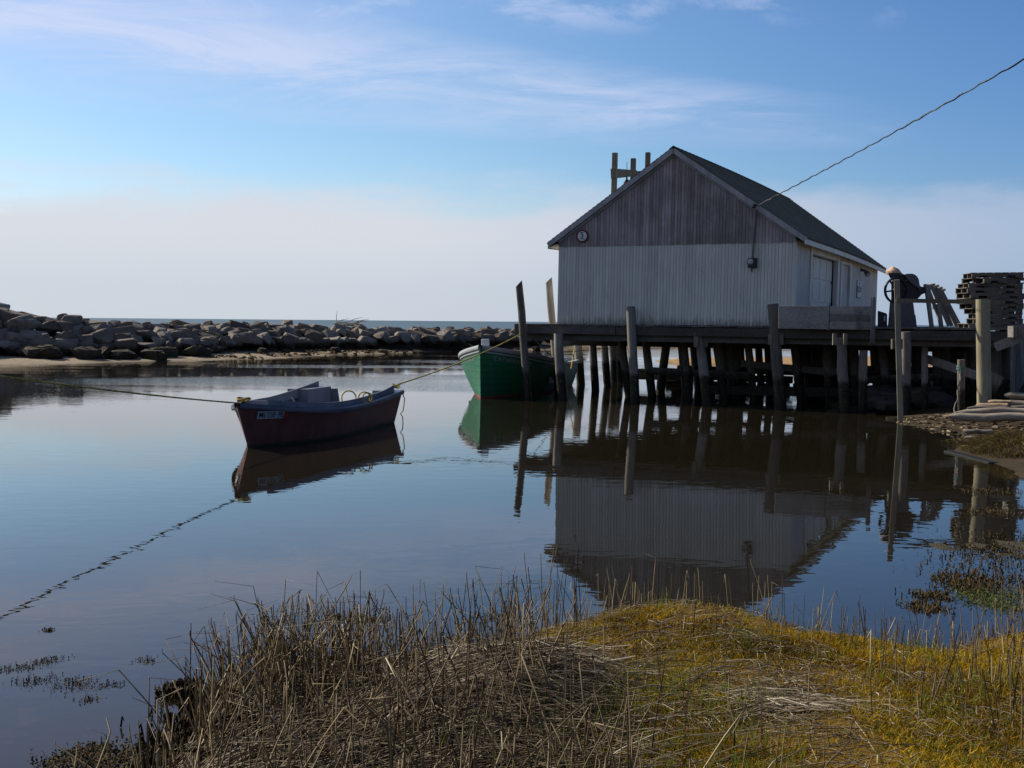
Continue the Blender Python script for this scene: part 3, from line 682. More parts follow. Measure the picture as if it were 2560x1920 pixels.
brace(W(5.3, 2.9, 1.2), W(8.6, 3.1, .95), .14, .22); brace(W(7.6, 9.2, .9), W(11, 9.2, .9), .16, .22); brace(W(8.8, 3.0, .75), W(12.6, 3.0, 1.0), .16, .24)
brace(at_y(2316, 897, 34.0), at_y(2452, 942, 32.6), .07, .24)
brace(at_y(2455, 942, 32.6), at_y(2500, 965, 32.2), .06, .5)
# low timber crib across the back of the piles
def crib():
    rr = random.Random(14); cuts = [1672, 1748, 1826, 1900, 1990, 2085, 2180, 2320]
    for row, z in enumerate((.10, .40, .70)):
        for a, c in zip(cuts[:-1], cuts[1:]):
            o_ = row*14-10; D0 = 46.8-(a-1670)/640*2.6; D1 = 46.8-(c-1670)/640*2.6
            p0, p1 = at_y(a+o_+4, 900, D0), at_y(c+o_-rr.uniform(3, 12), 900, D1); p0.z, p1.z = z+rr.uniform(-.04, .04), z+rr.uniform(-.04, .06)
            mb = MB(); mb.bar(p0, p1, .24, rr.uniform(.25, .30)); into(mb.build('crib_timber', 'pile', bevel=.02))
crib()
for px in (1740, 1764): # short cleats bolted to the heads of the front piles
    p = at_y(px, 850, 36.45); mb = MB(); mb.bar(p+Vector((0, 0, .22)), p-Vector((0, 0, .22)), .07, .12); into(mb.build('cleat', 'post'))
for px, D in ((1925, 35.1), (1954, 35.1), (2086, 33.8), (2113, 33.8)):
    p = at_y(px, 848, D); mb = MB(); mb.bar(p+Vector((0, 0, .16)), p-Vector((0, 0, .16)), .07, .10); into(mb.build('cleat', 'post'))
# closed plank side at the shore end
def bulkhead():
    rr = random.Random(8); b = MB(); t = -.5
    while t < 15:
        b.tint = rr.random(); w = .22; o = rr.uniform(-.03, .03); z0 = -.3
        b.bar(W(S1+.06+o+t*.015, t, z0), W(S1+.04+o, t, DECK-.35), .05, w, up=N2); t += w+.22
    into(b.build('bulkhead_planks', 'board'))
    b = MB(); b.bar(W(S1+.1, -.7, DECK-.12), W(S1+.1, 6, DECK-.02), .07, .34); into(b.build('side_rail', 'board'))
    b = MB(); b.bar(at_y(2488, 868, 31.9), at_y(2556, 842, 31.6), .06, .25); into(b.build('side_rail', 'board'))
    b = MB(); b.bar(at_y(2531, 843, 31.5), at_y(2531, 815, 31.5), .36, .10); b.bar(at_y(2536, 830, 31.5), at_y(2575, 817, 31.3), .05, .26); into(b.build('corner_board', 'board'))
bulkhead()

# board wall along the wharf edge before the shed door
def board_wall():
    o = thing('board_wall', 'low grey three-board wall along the wharf edge below the shed door', 'board wall', at_y(1950, 822, 34.9))
    rr = random.Random(5); inv = Matrix.Translation(-Vector(o.location))
    P0 = at_y(1946, 815, 34.75); P1 = at_y(2180, 818, 33.75)
    for i in range(3):
        for k, (f0, f1) in enumerate(((0, .545), (.555, 1.))):
            b = MB(); b.tint = rr.random(); z = .13+i*.222
            b.bar(P0.lerp(P1, f0)+Vector((0, 0, z+rr.uniform(-.005, .005)-.1)), P0.lerp(P1, f1)+Vector((0, 0, z-.1)), .04, .216); q = b.build('board', 'board', bevel=.006); q.parent = o; q.matrix_parent_inverse = inv
    for f, h, w in ((.55, .60, .1), (1.0, .84, .16)):
        p = P0.lerp(P1, f)-Vector((0, .06 if f == 1. else -.08, 0)); b = MB(); b.bar(p-Vector((0, 0, .45 if f == 1. else .1)), p+Vector((0, 0, h)), w, .09); q = b.build('post', 'board', bevel=.008); q.parent = o; q.matrix_parent_inverse = inv
board_wall()

# ------------------------------------------------------------------ shed
SW, SD = 7.57, 16.3
def shed_build():
    o = thing('shed', 'grey gable-roofed fishing shed with dark shingles on the timber wharf', 'shed', W(0, 0, DECK))
    loc = Vector(o.location); LEAN = .012
    def T(s, t, z): p = W(s, t, 0)+D2*(z-DECK)*LEAN; return Vector((p.x, p.y, z))-loc
    def roof_z(s, t=0):
        dr = .2*(t/SD)*abs(s-SW/2)/4.1; hog = .05*math.sin(math.pi*max(0, min(1, t/SD)))
        return 7.87-.688*abs(s-SW/2)-(dr if s > SW/2 else 0)+hog
    rr = random.Random(12)
    ZL = 4.93
    # lower siding: vertical boards with open joints, a dark core behind
    b = MB(); s = 0.; bw = .1009
    while s < SW-.01:
        b.tint = rr.random(); e = .004; z0 = DECK+rr.uniform(-.02, .015); off = rr.uniform(0, .004)
        for (sa, sb, ta) in ((s+e, min(s+bw, SW)-e, -.025-off),):
            vs = [T(sa, ta, z0), T(sb, ta, z0), T(sb, 0, z0), T(sa, 0, z0), T(sa, ta, ZL), T(sb, ta, ZL), T(sb, 0, ZL), T(sa, 0, ZL)]
            b.add(vs, [(0, 3, 2, 1), (4, 5, 6, 7), (0, 1, 5, 4), (1, 2, 6, 5), (2, 3, 7, 6), (3, 0, 4, 7)])
        s += bw
    b.build('front_siding', 'siding', o)
    # gable boards, weathered, lapping over the lower siding
    b = MB(); s = 0.
    while s < SW-.01:
        b.tint = rr.random()*.8+.1; e = .0045; sa, sb = s+e, min(s+bw, SW)-e; z0 = ZL-.03+rr.uniform(-.012, .012); ta = -.045-rr.uniform(0, .006)
        za, zb = roof_z(sa)-.10, roof_z(sb)-.10
        vs = [T(sa, ta, z0), T(sb, ta, z0), T(sb, -.027, z0), T(sa, -.027, z0), T(sa, ta, za), T(sb, ta, zb), T(sb, -.027, zb), T(sa, -.027, za)]
        b.add(vs, [(0, 3, 2, 1), (4, 5, 6, 7), (0, 1, 5, 4), (1, 2, 6, 5), (2, 3, 7, 6), (3, 0, 4, 7)]); s += bw
    b.build('gable_boards', 'gable', o)
    # back, left and right walls with the door openings cut out
    def quad(mb, a, b_, c, d): mb.add([a, b_, c, d], [(0, 1, 2, 3)])
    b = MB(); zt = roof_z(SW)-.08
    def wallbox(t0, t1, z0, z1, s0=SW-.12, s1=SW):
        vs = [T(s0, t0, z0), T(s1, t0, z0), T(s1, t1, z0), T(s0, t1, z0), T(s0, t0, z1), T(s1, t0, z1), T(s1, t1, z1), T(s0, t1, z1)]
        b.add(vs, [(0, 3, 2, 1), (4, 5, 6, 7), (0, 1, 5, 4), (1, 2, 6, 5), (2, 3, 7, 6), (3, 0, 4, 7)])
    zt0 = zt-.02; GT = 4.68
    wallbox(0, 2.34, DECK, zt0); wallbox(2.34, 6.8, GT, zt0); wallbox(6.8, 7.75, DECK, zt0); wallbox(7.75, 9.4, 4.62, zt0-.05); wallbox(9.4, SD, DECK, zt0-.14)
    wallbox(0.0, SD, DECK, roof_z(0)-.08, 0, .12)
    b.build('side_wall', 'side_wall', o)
    b = MB()
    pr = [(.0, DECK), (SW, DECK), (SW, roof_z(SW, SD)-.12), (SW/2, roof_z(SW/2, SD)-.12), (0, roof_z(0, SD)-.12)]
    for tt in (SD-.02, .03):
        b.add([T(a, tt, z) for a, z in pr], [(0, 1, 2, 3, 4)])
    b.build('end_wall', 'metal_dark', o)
    # roof: courses of shingles on both slopes with overhang, hog and droop
    roof = MB(); T0, T1, OV = -.20, SD+.22, .31; nc = 30; nt_ = 34
    for side in (-1, 1):
        for c in range(nc):
            f0, f1 = c/nc, (c+1)/nc
            for k in range(nt_):
                ta, tb = T0+(T1-T0)*k/nt_, T0+(T1-T0)*(k+1)/nt_
                roof.tint = rr.random()**2
                def sp(f): return SW/2+side*(SW/2+OV)*f
                q = []
                for (f, t, dz) in ((f0, ta, -.004), (f0, tb, -.004), (f1, tb, .012), (f1, ta, .012)):
                    q.append(T(sp(f), t, roof_z(sp(f), t)+dz))
                q += [T(sp(f1), tb, roof_z(sp(f1), tb)-.012), T(sp(f1), ta, roof_z(sp(f1), ta)-.012)]
                roof.add(q, [(0, 1, 2, 3), (3, 2, 4, 5)])
        for (ta, tb) in ((T0, T1),):                   # sheathing under the shingles
            m = 24
            for k in range(m):
                t0_, t1_ = ta+(tb-ta)*k/m, ta+(tb-ta)*(k+1)/m; roof.tint = 0
                a0, a1 = SW/2, SW/2+side*(SW/2+OV)
                P = [T(a0, t0_, roof_z(a0, t0_)-.02), T(a1, t0_, roof_z(a1, t0_)-.02), T(a1, t1_, roof_z(a1, t1_)-.02), T(a0, t1_, roof_z(a0, t1_)-.02)]
                Q = [p-Vector((0, 0, .05)) for p in P]; roof.add(P+Q, [(0, 1, 2, 3), (7, 6, 5, 4), (1, 5, 6, 2), (0, 4, 5, 1), (3, 2, 6, 7)])
    roof.tint = .2
    for k in range(40):                                # ridge caps
        t = T0+(T1-T0)*k/40; t2 = T0+(T1-T0)*(k+1)/40+.03; z = roof_z(SW/2, t); roof.tint = rr.random()*.5
        roof.add([T(SW/2-.14, t, z-.07), T(SW/2, t, z+.03), T(SW/2+.14, t, z-.07), T(SW/2-.14, t2, z-.078), T(SW/2, t2, z+.022), T(SW/2+.14, t2, z-.078)], [(0, 1, 4, 3), (1, 2, 5, 4)])
    rf = roof.build('roof', 'shingle', o)
    # rake boards: outer and inner trim
    for side in (-1, 1):
        for (off, wd, ov, dz) in ((-.185, .15, OV, -.095), (-.075, .17, .02, -.16)):
            b = MB(); a = T(SW/2, off, roof_z(SW/2)+dz-.02); e = SW/2+side*(SW/2+ov); c = T(e, off, roof_z(e)+dz)
            b.bar(a, c, .035, wd, up=(0, 0, 1)); b.build('rake_board', 'rake', o)
    # eave fascia and soffit
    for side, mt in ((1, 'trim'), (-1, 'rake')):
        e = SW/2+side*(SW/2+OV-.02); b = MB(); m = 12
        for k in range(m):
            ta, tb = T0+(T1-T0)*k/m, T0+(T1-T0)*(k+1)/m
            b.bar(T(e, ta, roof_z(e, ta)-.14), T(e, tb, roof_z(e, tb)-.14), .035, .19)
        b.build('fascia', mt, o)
        b = MB(); a0, a1 = e, SW/2+side*SW/2; z0 = roof_z(e, 0)-.2; z1 = roof_z(e, SD)-.2
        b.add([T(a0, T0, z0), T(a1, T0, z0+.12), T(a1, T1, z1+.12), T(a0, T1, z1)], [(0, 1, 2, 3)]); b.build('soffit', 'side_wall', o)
    # wide roll-up door, recessed, three by rows of panels
    gd = MB()
    def lb(mb, t0, t1, z0, z1, s0, s1):
        vs = [T(s0, t0, z0), T(s1, t0, z0), T(s1, t1, z0), T(s0, t1, z0), T(s0, t0, z1), T(s1, t0, z1), T(s1, t1, z1), T(s0, t1, z1)]
        mb.add(vs, [(0, 3, 2, 1), (4, 5, 6, 7), (0, 1, 5, 4), (1, 2, 6, 5), (2, 3, 7, 6), (3, 0, 4, 7)])
    lb(gd, 2.34, 6.8, DECK, GT, SW-.22, SW-.18); door = gd.build('roll_up_door', 'door', o)
    cols, rows = 4, 3; tw = (6.8-2.34)/cols; zh = (GT-DECK)/rows
    for i in range(rows):
        for j in range(cols):
            p = MB(); lb(p, 2.34+j*tw+.05, 2.34+(j+1)*tw-.05, DECK+i*zh+.05, DECK+(i+1)*zh-.05, SW-.176, SW-.155); p.build('panel', 'door', door)
    for (t0, t1, z0, z1) in ((2.06, 2.32, DECK, GT+.26), (6.82, 7.12, DECK, GT+.26), (2.32, 6.82, GT+.01, GT+.26)):
        b = MB(); lb(b, t0, t1, z0, z1, SW+.003, SW+.04); b.build('door_trim', 'trim', o)
    b = MB(); lb(b, 7.75, 9.4, DECK, 4.62, SW-.10, SW-.06); d2 = b.build('side_door', 'side_wall', o)
    p = MB(); lb(p, 8.05, 9.1, 2.9, 4.25, SW-.058, SW-.045); p.build('panel', 'side_wall', d2)
    p = MB(); lb(p, 7.84, 7.9, 3.3, 3.42, SW-.058, SW-.0); p.build('handle', 'metal_dark', d2)
    for (t0, t1, z0, z1) in ((7.50, 7.74, DECK, 4.85), (9.41, 9.72, DECK, 4.85), (7.74, 9.41, 4.63, 4.85)):
        b = MB(); lb(b, t0, t1, z0, z1-.12, SW+.003, SW+.035); b.build('door_trim', 'trim', o)
    b = MB(); lb(b, -.03, .0, DECK, ZL-.02, SW-.0, SW+.02); lb(b, .0, .13, DECK, ZL-.03, SW+.002, SW+.022); b.build('corner_board', 'siding', o)
    return o, T, loc, roof_z
shed, ST, SLOC, roof_z = shed_build()
def sT(s, t, z): return ST(s, t, z)+SLOC

def speed_sign():
    c = sT(.825, -.075, 5.225); o = thing('round_sign', 'round white sign with red rim and blue 5 MPH at the gable edge', 'sign', c)
    n = -N2; b = MB(); b.disc((0, 0, 0), n, 0, .205, .012); b.build('backing', 'red', o); b = MB(); b.disc(Vector(n)*.0135, n, 0, .155, .006); b.build('face', 'white', o)
    fr = frame(Vector(n)*.024, D2, (0, 0, 1))
    text_mesh('numeral', '5', .24, 'navy', o, fr @ Matrix.Translation((-.002, .035, 0)), .004)
    text_mesh('lettering', 'MPH', .085, 'faint', o, fr @ Matrix.Translation((0, -.085, 0)), .003)
speed_sign()
def meter():
    c = sT(6.31, -.03, 4.31); o = thing('electric_meter', 'round-faced electric meter with conduit up the shed gable', 'meter', c)
    n = -N2; fr = frame((0, 0, 0), D2, (0, 0, 1))
    b = MB(); b.box((-.13, -.15, .0), (.13, .15, .11), fr); b.build('meter_box', 'metal_dark', o, bevel=.02)
    b = MB(); b.disc(fr @ Vector((-.045, .03, .112)), n, .085, .115, .03, 24); b.build('rim', 'metal_grey', o)
    b = MB(); prof = [(.086, .112), (.085, .18), (.07, .215), (.03, .232)]
    vs = []; nn = 20
    for r_, h_ in prof:
        for j in range(nn): a = 2*math.pi*j/nn; vs.append(fr @ Vector((-.045+r_*math.cos(a), .03+r_*math.sin(a), h_)))
    fs = [(i*nn+j, i*nn+(j+1) % nn, (i+1)*nn+(j+1) % nn, (i+1)*nn+j) for i in range(3) for j in range(nn)]+[tuple(3*nn+j for j in range(nn))]
    b.add(vs, fs); b.build('glass_dome', 'glass', o, True)
    top = sT(6.38, -.09, 5.94)-c
    b = MB(); b.tube([fr @ Vector((.0, .15, .06)), fr @ Vector((.01, .5, .05)), top], .026, 8); b.build('conduit', 'metal_grey', o, True)
    b = MB(); b.tube([top, top+Vector((0, 0, .06)), top+Vector((-.08, -.1, .06)), top+Vector((-.14, -.14, -.02))], [.045, .055, .055, .03], 8); b.build('weatherhead', 'metal_dark', o, True)
    b = MB(); b.tube([fr @ Vector((-.02, -.15, .05)), fr @ Vector((-.02, -.27, .05))], .022, 8); b.build('pipe_stub', 'metal_grey', o, True)
meter()
def wall_lamp():
    c = sT(11.9 and SW+.01, 11.9, 4.60); o = thing('flood_lamp', 'small black flood lamp on the shed side wall above the notice', 'lamp', c)
    b = MB(); b.box((-.06, -.06, -.06), (.02, .06, .06)); b.build('bracket', 'metal_dark', o); b = MB()
    b.tube([(0, 0, 0), Vector(D2)*.16+Vector((0, -.04, -.05))], [.05, .04], 10); b.build('arm', 'metal_dark', o, True)
    b = MB(); a = Vector(D2)*.14+Vector((0, -.05, -.05)); b.tube([a, a+Vector((.06, -.12, -.12)), a+Vector((.07, -.15, -.15))], [.06, .11, .11], 14); b.build('lamp_head', 'metal_grey', o, True)
    b = MB(); q = a+Vector((.072, -.154, -.154)); b.disc(q, (.07, -.15, -.15), 0, .095, .01, 20); b.build('lens', 'glass', o)
wall_lamp()
def notice():
    c = sT(SW+.006, 11.55, 3.84); o = thing('notice_board', 'tall pale notice of three panels on the shed side wall', 'sign', c)
    fr = frame((0, 0, 0), N2, (0, 0, 1)); b = MB(); b.box((-.5, -.33, 0), (.5, .33, .02), fr); b.build('board', 'board', o)
    for y, h, cl in ((.215, .19, 'white'), (.0, .17, 'faint'), (-.215, .19, 'trim')):
        b = MB(); b.box((-.44, y-h/2, .022), (.44, y+h/2, .03), fr); b.build('panel', cl, o)
    b = MB(); b.box((-.2, .16, .032), (.2, .27, .036), fr); b.build('printed_square', 'faint', o)
notice()

# ------------------------------------------------------------------ things on and round the wharf
def gallows():
    o = thing('hoist_frame', 'three tall posts with a crossbeam and hanging hook behind the shed roof', 'hoist frame', W(-.9, 7.8, DECK)); loc = Vector(o.location)
    t1 = at_y(1537.5, 382, 46.2); t2 = at_y(1583.5, 396, 48.2); t3 = at_y(1620, 381, 49.9)
    for t in (t1, t2, t3):
        b = MB(); b.bar(Vector((t.x-.09, t.y, DECK))-loc, t-loc, .18, .18, up=N2); b.build('post', 'post', o, bevel=.01)
    a = at_y(1531, 434, 46.05); m = at_y(1589, 433, 48.05); c = at_y(1622, 434, 49.7)
    b = MB(); b.bar(a-loc, m-loc, .14, .38, w2=.14, h2=.22); b.build('crossbeam', 'post', o)
    b = MB(); b.bar(m-loc+Vector((0, .1, -.03)), c-loc, .14, .24); b.build('crossbeam', 'post', o)
    h = at_y(1567, 440, 47.3); b = MB(); b.tube([h-loc, h-loc+Vector((0, 0, -.12))], .035, 8); b.tube([h-loc+Vector((0, 0, -.12)), h-loc+Vector((-.01, 0, -.26)), h-loc+Vector((0, 0, -.40)), h-loc+Vector((0, 0, -.5))], [.05, .12, .10, .03], 10)
    b.tube([h-loc+Vector((0, 0, .55)), h-loc], .012, 6); b.build('hook_block', 'metal_dark', o, True)
    b = MB(); b.tube([h-loc+Vector((0, 0, -.5)), Vector((h.x, h.y, DECK+.9))-loc], .012, 6); b.build('hoist_rope', 'grey_rope', o)
gallows()

def winch():
    Y = 36.6; k = Y/FPX
    o = thing('winch', 'dark iron winch with spoked flywheel on a grey pedestal and an orange cover on top', 'winch', at_y(2252, 822, Y)); loc = Vector(o.location)
    P = lambda px, py, dy=0.: at_y(px, py, Y+dy)-loc
    def slab(mb, pts, d0, d1):
        n = len(pts); vs = [P(x, y, d0) for x, y in pts]+[P(x, y, d1) for x, y in pts]
        mb.add(vs, [tuple(range(n)), tuple(range(2*n-1, n-1, -1))]+[(i, (i+1) % n, n+(i+1) % n, n+i) for i in range(n)])
    b = MB(); slab(b, [(2219, 823), (2292, 823), (2283, 755), (2225, 750)], -.05, .75); b.build('pedestal', 'metal_grey', o, bevel=.02)
    b = MB(); slab(b, [(2287, 823), (2293, 823), (2289, 788), (2285, 786)], -.02, .6); b.build('side_plate', 'metal_dark', o)
    b = MB(); slab(b, [(2228, 757), (2285, 757), (2303, 738), (2305, 718), (2280, 700), (2268, 690), (2250, 685), (2236, 690), (2228, 705)], .1, .6); b.build('gear_case', 'metal_dark', o, bevel=.02)
    b = MB(); slab(b, [(2285, 745), (2312, 733), (2320, 727), (2312, 718), (2300, 716), (2282, 730)], .15, .45); b.build('chute', 'metal_dark', o)
    # flywheel: rim and spokes, axis towards the viewer
    c = P(2240, 726, -.02); rad = 0.40; n = Vector((.25, -.97, 0)).normalized()
    w = MB(); w.disc(c-n*.03, n, rad-.055, rad, .06, 40); fl = w.build('flywheel', 'wheel', o)
    e = n.orthogonal().normalized(); g = n.cross(e); s = MB()
    for i in range(6):
        a = i*math.pi/3+.4; s.bar(c, c+(e*math.cos(a)+g*math.sin(a))*(rad-.03), .05, .03, up=n)
    s.disc(c-n*.05, n, 0, .08, .1, 16); s.build('spokes', 'wheel', fl)
    c2 = P(2275, 708, .72); w = MB(); w.disc(c2, n, rad*.62, rad*.74, .05, 36); w.build('rear_wheel', 'wheel', o)
    # curved drum guard
    b = MB(); q = []
    for i in range(11):
        a = R(112-i*13); q.append((2271+33*math.cos(a)*.9, 722-38*math.sin(a)))
    slab(b, q+[(2298, 722), (2283, 712), (2270, 700)], .0, .5); b.build('drum_guard', 'metal_grey', o, bevel=.015)
    b = MB(); b.bar(P(2270, 690, .2), P(2255, 688, .2), .06, .06); b.tube([P(2262, 705, .05), P(2268, 700, .05)], .05, 8); b.build('lever', 'metal_dark', o)
    # cover on top is a thing of its own
    t = thing('orange_cover', 'crumpled orange and tan cover lying on top of the winch', 'cover', at_y(2238, 684, Y+.3)); tl = Vector(t.location); m = MB(); nn = 12; vs = []
    rr = random.Random(2)
    for ring, (hh, rad_) in enumerate(((-.02, .25), (.05, .24), (.13, .15), (.215, .02))):
        for j in range(nn):
            a = 2*math.pi*j/nn; f = rad_*rr.uniform(.85, 1.12); vs.append((f*math.cos(a)*1.0-.02-.02*ring+(.10 if ring < 1 and math.cos(a) > .6 else 0), f*math.sin(a)*.8, hh+rr.uniform(-.02, .02)-(.05 if math.cos(a) > .5 and ring < 2 else 0)))
    m.add(vs, [(r_*nn+j, r_*nn+(j+1) % nn, (r_+1)*nn+(j+1) % nn, (r_+1)*nn+j) for r_ in range(3) for j in range(nn)]+[tuple(3*nn+j for j in range(nn)), tuple(range(nn-1, -1, -1))])
    m.build('cover_cloth', 'orange', t, True)
    m = MB(); slab2 = [(2219, 682), (2252, 682), (2250, 695), (2226, 697)]; vs = [at_y(x, y, Y+.05)-tl for x, y in slab2]+[at_y(x, y, Y+.5)-tl for x, y in slab2]
    m.add(vs, [(0, 1, 2, 3), (7, 6, 5, 4), (0, 4, 5, 1), (1, 5, 6, 2), (2, 6, 7, 3), (3, 7, 4, 0)]); m.build('bucket', 'metal_dark', t, bevel=.03)
winch()
def rack():
    Y = 36.8; o = thing('timber_rack', 'leaning rack of long grey timbers on posts between winch and pallets', 'timber rack', at_y(2350, 822, Y)); loc = Vector(o.location)
    P = lambda px, py, dy=0.: at_y(px, py, Y+dy)-loc
    for (a, c) in (((2316, 716), (2330, 824)), ((2345, 760), (2354, 824))):
        b = MB(); b.bar(P(*c), P(*a), .14, .10); b.build('post', 'board', o)
    rr = random.Random(6)
    for i, (x0, y0, x1, y1, dy) in enumerate(((2318, 716, 2352, 806, .3), (2328, 714, 2372, 815, .55), (2338, 717, 2380, 815, .8), (2347, 722, 2392, 817, 1.05), (2354, 727, 2402, 818, 1.3))):
        b = MB(); b.tint = rr.random(); b.bar(P(x0, y0, dy), P(x1, y1, dy-.1), (.16, .05, .06, .045, .05)[i], .10); b.build('rail', 'board', o)
        b = MB(); b.tint = rr.random(); b.bar(P(x0-6, y0+1, dy-.05), P(x0+6, y0-3, dy+.05), .13, .07); b.build('rail_head', 'board', o)
    b = MB(); b.bar(P(2312, 714, .1), P(2356, 729, 1.4), .08, .10); b.build('head_bar', 'board', o)
    b = MB(); b.bar(P(2336, 768, .2), P(2372, 772, 1.2), .12, .12); b.build('cross_bar', 'pallet', o)
rack()
def low_box():
    o = thing('fish_tub', 'low dark slanted tub on the wharf beside the winch pedestal', 'tub', at_y(2205, 822, 36.2)); loc = Vector(o.location)
    P = lambda px, py, dy=0.: at_y(px, py, 36.2+dy)-loc
    pts = [(2194, 823), (2218, 823), (2218, 784), (2194, 776)]
    b = MB(); n = 4; vs = [P(x, y) for x, y in pts]+[P(x, y, .7) for x, y in pts]; b.add(vs, [(0, 1, 2, 3), (7, 6, 5, 4)]+[(i, (i+1) % n, n+(i+1) % n, n+i) for i in range(n)]); b.build('tub_body', 'metal_dark', o, bevel=.03)
    b = MB(); b.tube([P(2212, 790, -.02), P(2211, 803, -.03)], .02, 6); b.build('handle', 'boat_white', o)
low_box()

def pallets():
    base = at_y(2476, 824, 34.6); rr = random.Random(9)
    def make(first):
        o = thing('pallet', 'x', 'pallet', (0, 0, 0), 0, 'wooden pallets in one tall stack')
        Wd, Dp = 1.55, 1.1
        for y in (-Dp/2+.03, 0, Dp/2-.03):
            # notched stringer
            b = MB(); b.tint = rr.random()
            for x0, x1, z0 in ((-Wd/2, -.55, .004), (-.55, -.30, .055), (-.30, .30, .004), (.30, .55, .055), (.55, Wd/2, .004)): b.box((x0, y-.03, z0), (x1, y+.03, .118))
            b.build('stringer', 'pallet', o)
        for i in range(7):
            b = MB(); b.tint = rr.random(); x = -Wd/2+.07+i*(Wd-.14)/6; b.box((x-.098, -Dp/2+.004+rr.uniform(0, .01), .1185), (x+.098, Dp/2-.004, .134)); b.build('top_slat', 'pallet', o)
        for i in (0, 3, 6):
            b = MB(); b.tint = rr.random(); x = -Wd/2+.07+i*(Wd-.14)/6; b.box((x-.07, -Dp/2+.004, -.014), (x+.07, Dp/2-.004, .0035)); b.build('bottom_slat', 'pallet', o)
        return o
    first = make(True); kids = list(first.children)
    def dup():
        c = first.copy(); COL.objects.link(c)
        for k in kids:
            q = k.copy(); COL.objects.link(q); q.parent = c
        return c
    names = ['lowest pallet of the stack, resting on the wharf deck', 'second pallet up in the tall stack behind the thick round post', 'third pallet up in the stack, set in from the others', 'fourth pallet up, with sky showing through its slots', 'fifth pallet up in the tall stack behind the round post',
             'sixth pallet up, jutting to the left in the stack', 'middle pallet of the stack at the height of the post top', 'eighth pallet up in the stack, just above the round post', 'third pallet from the top of the stack', 'second pallet from the top, slewed out to the right', 'topmost pallet of the stack, seen against the sky']
    z = base.z
    z = DECK-.02
    L = [(.02, 1.0, .0), (.10, .78, .06), (.10, .78, -.05), (.06, .80, .1), (.0, .93, .05), (-.06, 1.0, -.04), (-.02, 1.02, .08), (-.10, .98, .03), (-.04, .96, .0), (.12, .98, .30), (.02, .90, -.06)]
    for i, (dx, sx, rz) in enumerate(L):
        o = first if i == 0 else dup()
        h = .145
        o.location = (base.x+dx, base.y+rr.uniform(-.04, .04), z); o.rotation_euler = (0, -.012 if i > 7 else rr.uniform(-.008, .008), rz-HD*.2); o.scale = (sx, 1, 1.09); o['label'] = names[i]; z += h*1.0
pallets()

def rail_and_piles():
    o = thing('rail_fence', 'thin square post with a horizontal board rail before the winch', 'rail', at_y(2251, 1055, 31.0)); loc = Vector(o.location)
    b = MB(); b.bar(at_y(2252, 1075, 31.0)-loc, at_y(2242, 699, 31.0)-loc, .135, .10, up=N2); b.build('post', 'post', o, bevel=.01)
    b = MB(); b.bar(at_y(2240, 751, 30.9)-loc, at_y(2512, 756, 30.6)-loc, .04, .105); b.build('rail', 'post', o)
    b = MB(); b.bar(at_y(2229, 860, 31.1)-loc, at_y(2255, 860, 31.1)-loc, .12, .26); b.build('block', 'beam', o)
    mb = MB(); foot = at_y(2461, 1030, 30.2); top = at_y(2457, 748, 30.2); n = 8
    mb.tube([foot.lerp(top, i/n) for i in range(n+1)], [.178-.010*i/n for i in range(n+1)], 20, .018); m = mb.build('mooring_pile', 'pile_pale', None, True)
    tag(m, 'thick pale round post standing on the bank before the pallet stack', 'post')
    # short pile with a blue rope round it
    D = 30.6; o = thing('short_post', 'short grey post with blue rope tied round it on the bank', 'post', at_y(2402, 1040, D)); loc = Vector(o.location)
    mb = MB(); f, t = at_y(2403, 1050, D), at_y(2403, 899, D); mb.tube([f.lerp(t, i/5)-loc for i in range(6)], .095, 12, .03); mb.build('post_body', 'pile', o, True)
    mb = MB()
    for k in range(3):
        c = at_y(2403, 917+k*2.5, D)-loc; mb.tube([c+Vector((.105*math.cos(a), .105*math.sin(a), .02*math.sin(a+k))) for a in np.linspace(0, 2*math.pi, 17)], .014, 6)
    c = at_y(2401, 924, D-.12)-loc; mb.tube([c, c+Vector((.0, -.02, -.12)), c+Vector((-.03, -.03, -.25))], .016, 6)
    mb.build('rope_wrap', 'blue_rope', o, True)
    mb = MB(); a = at_y(2400, 935, D-.12); e = at_y(2381, 1045, 29.6); mb.tube([a.lerp(e, i/8)-loc+Vector((.03*math.sin(i*2), -.05*math.sin(i*.4), -.08*math.sin(math.pi*i/8))) for i in range(9)], .018, 6, .15); mb.build('hanging_rope', 'grey_rope', o, True)
    # old stub piles among the wharf piles
rail_and_piles()

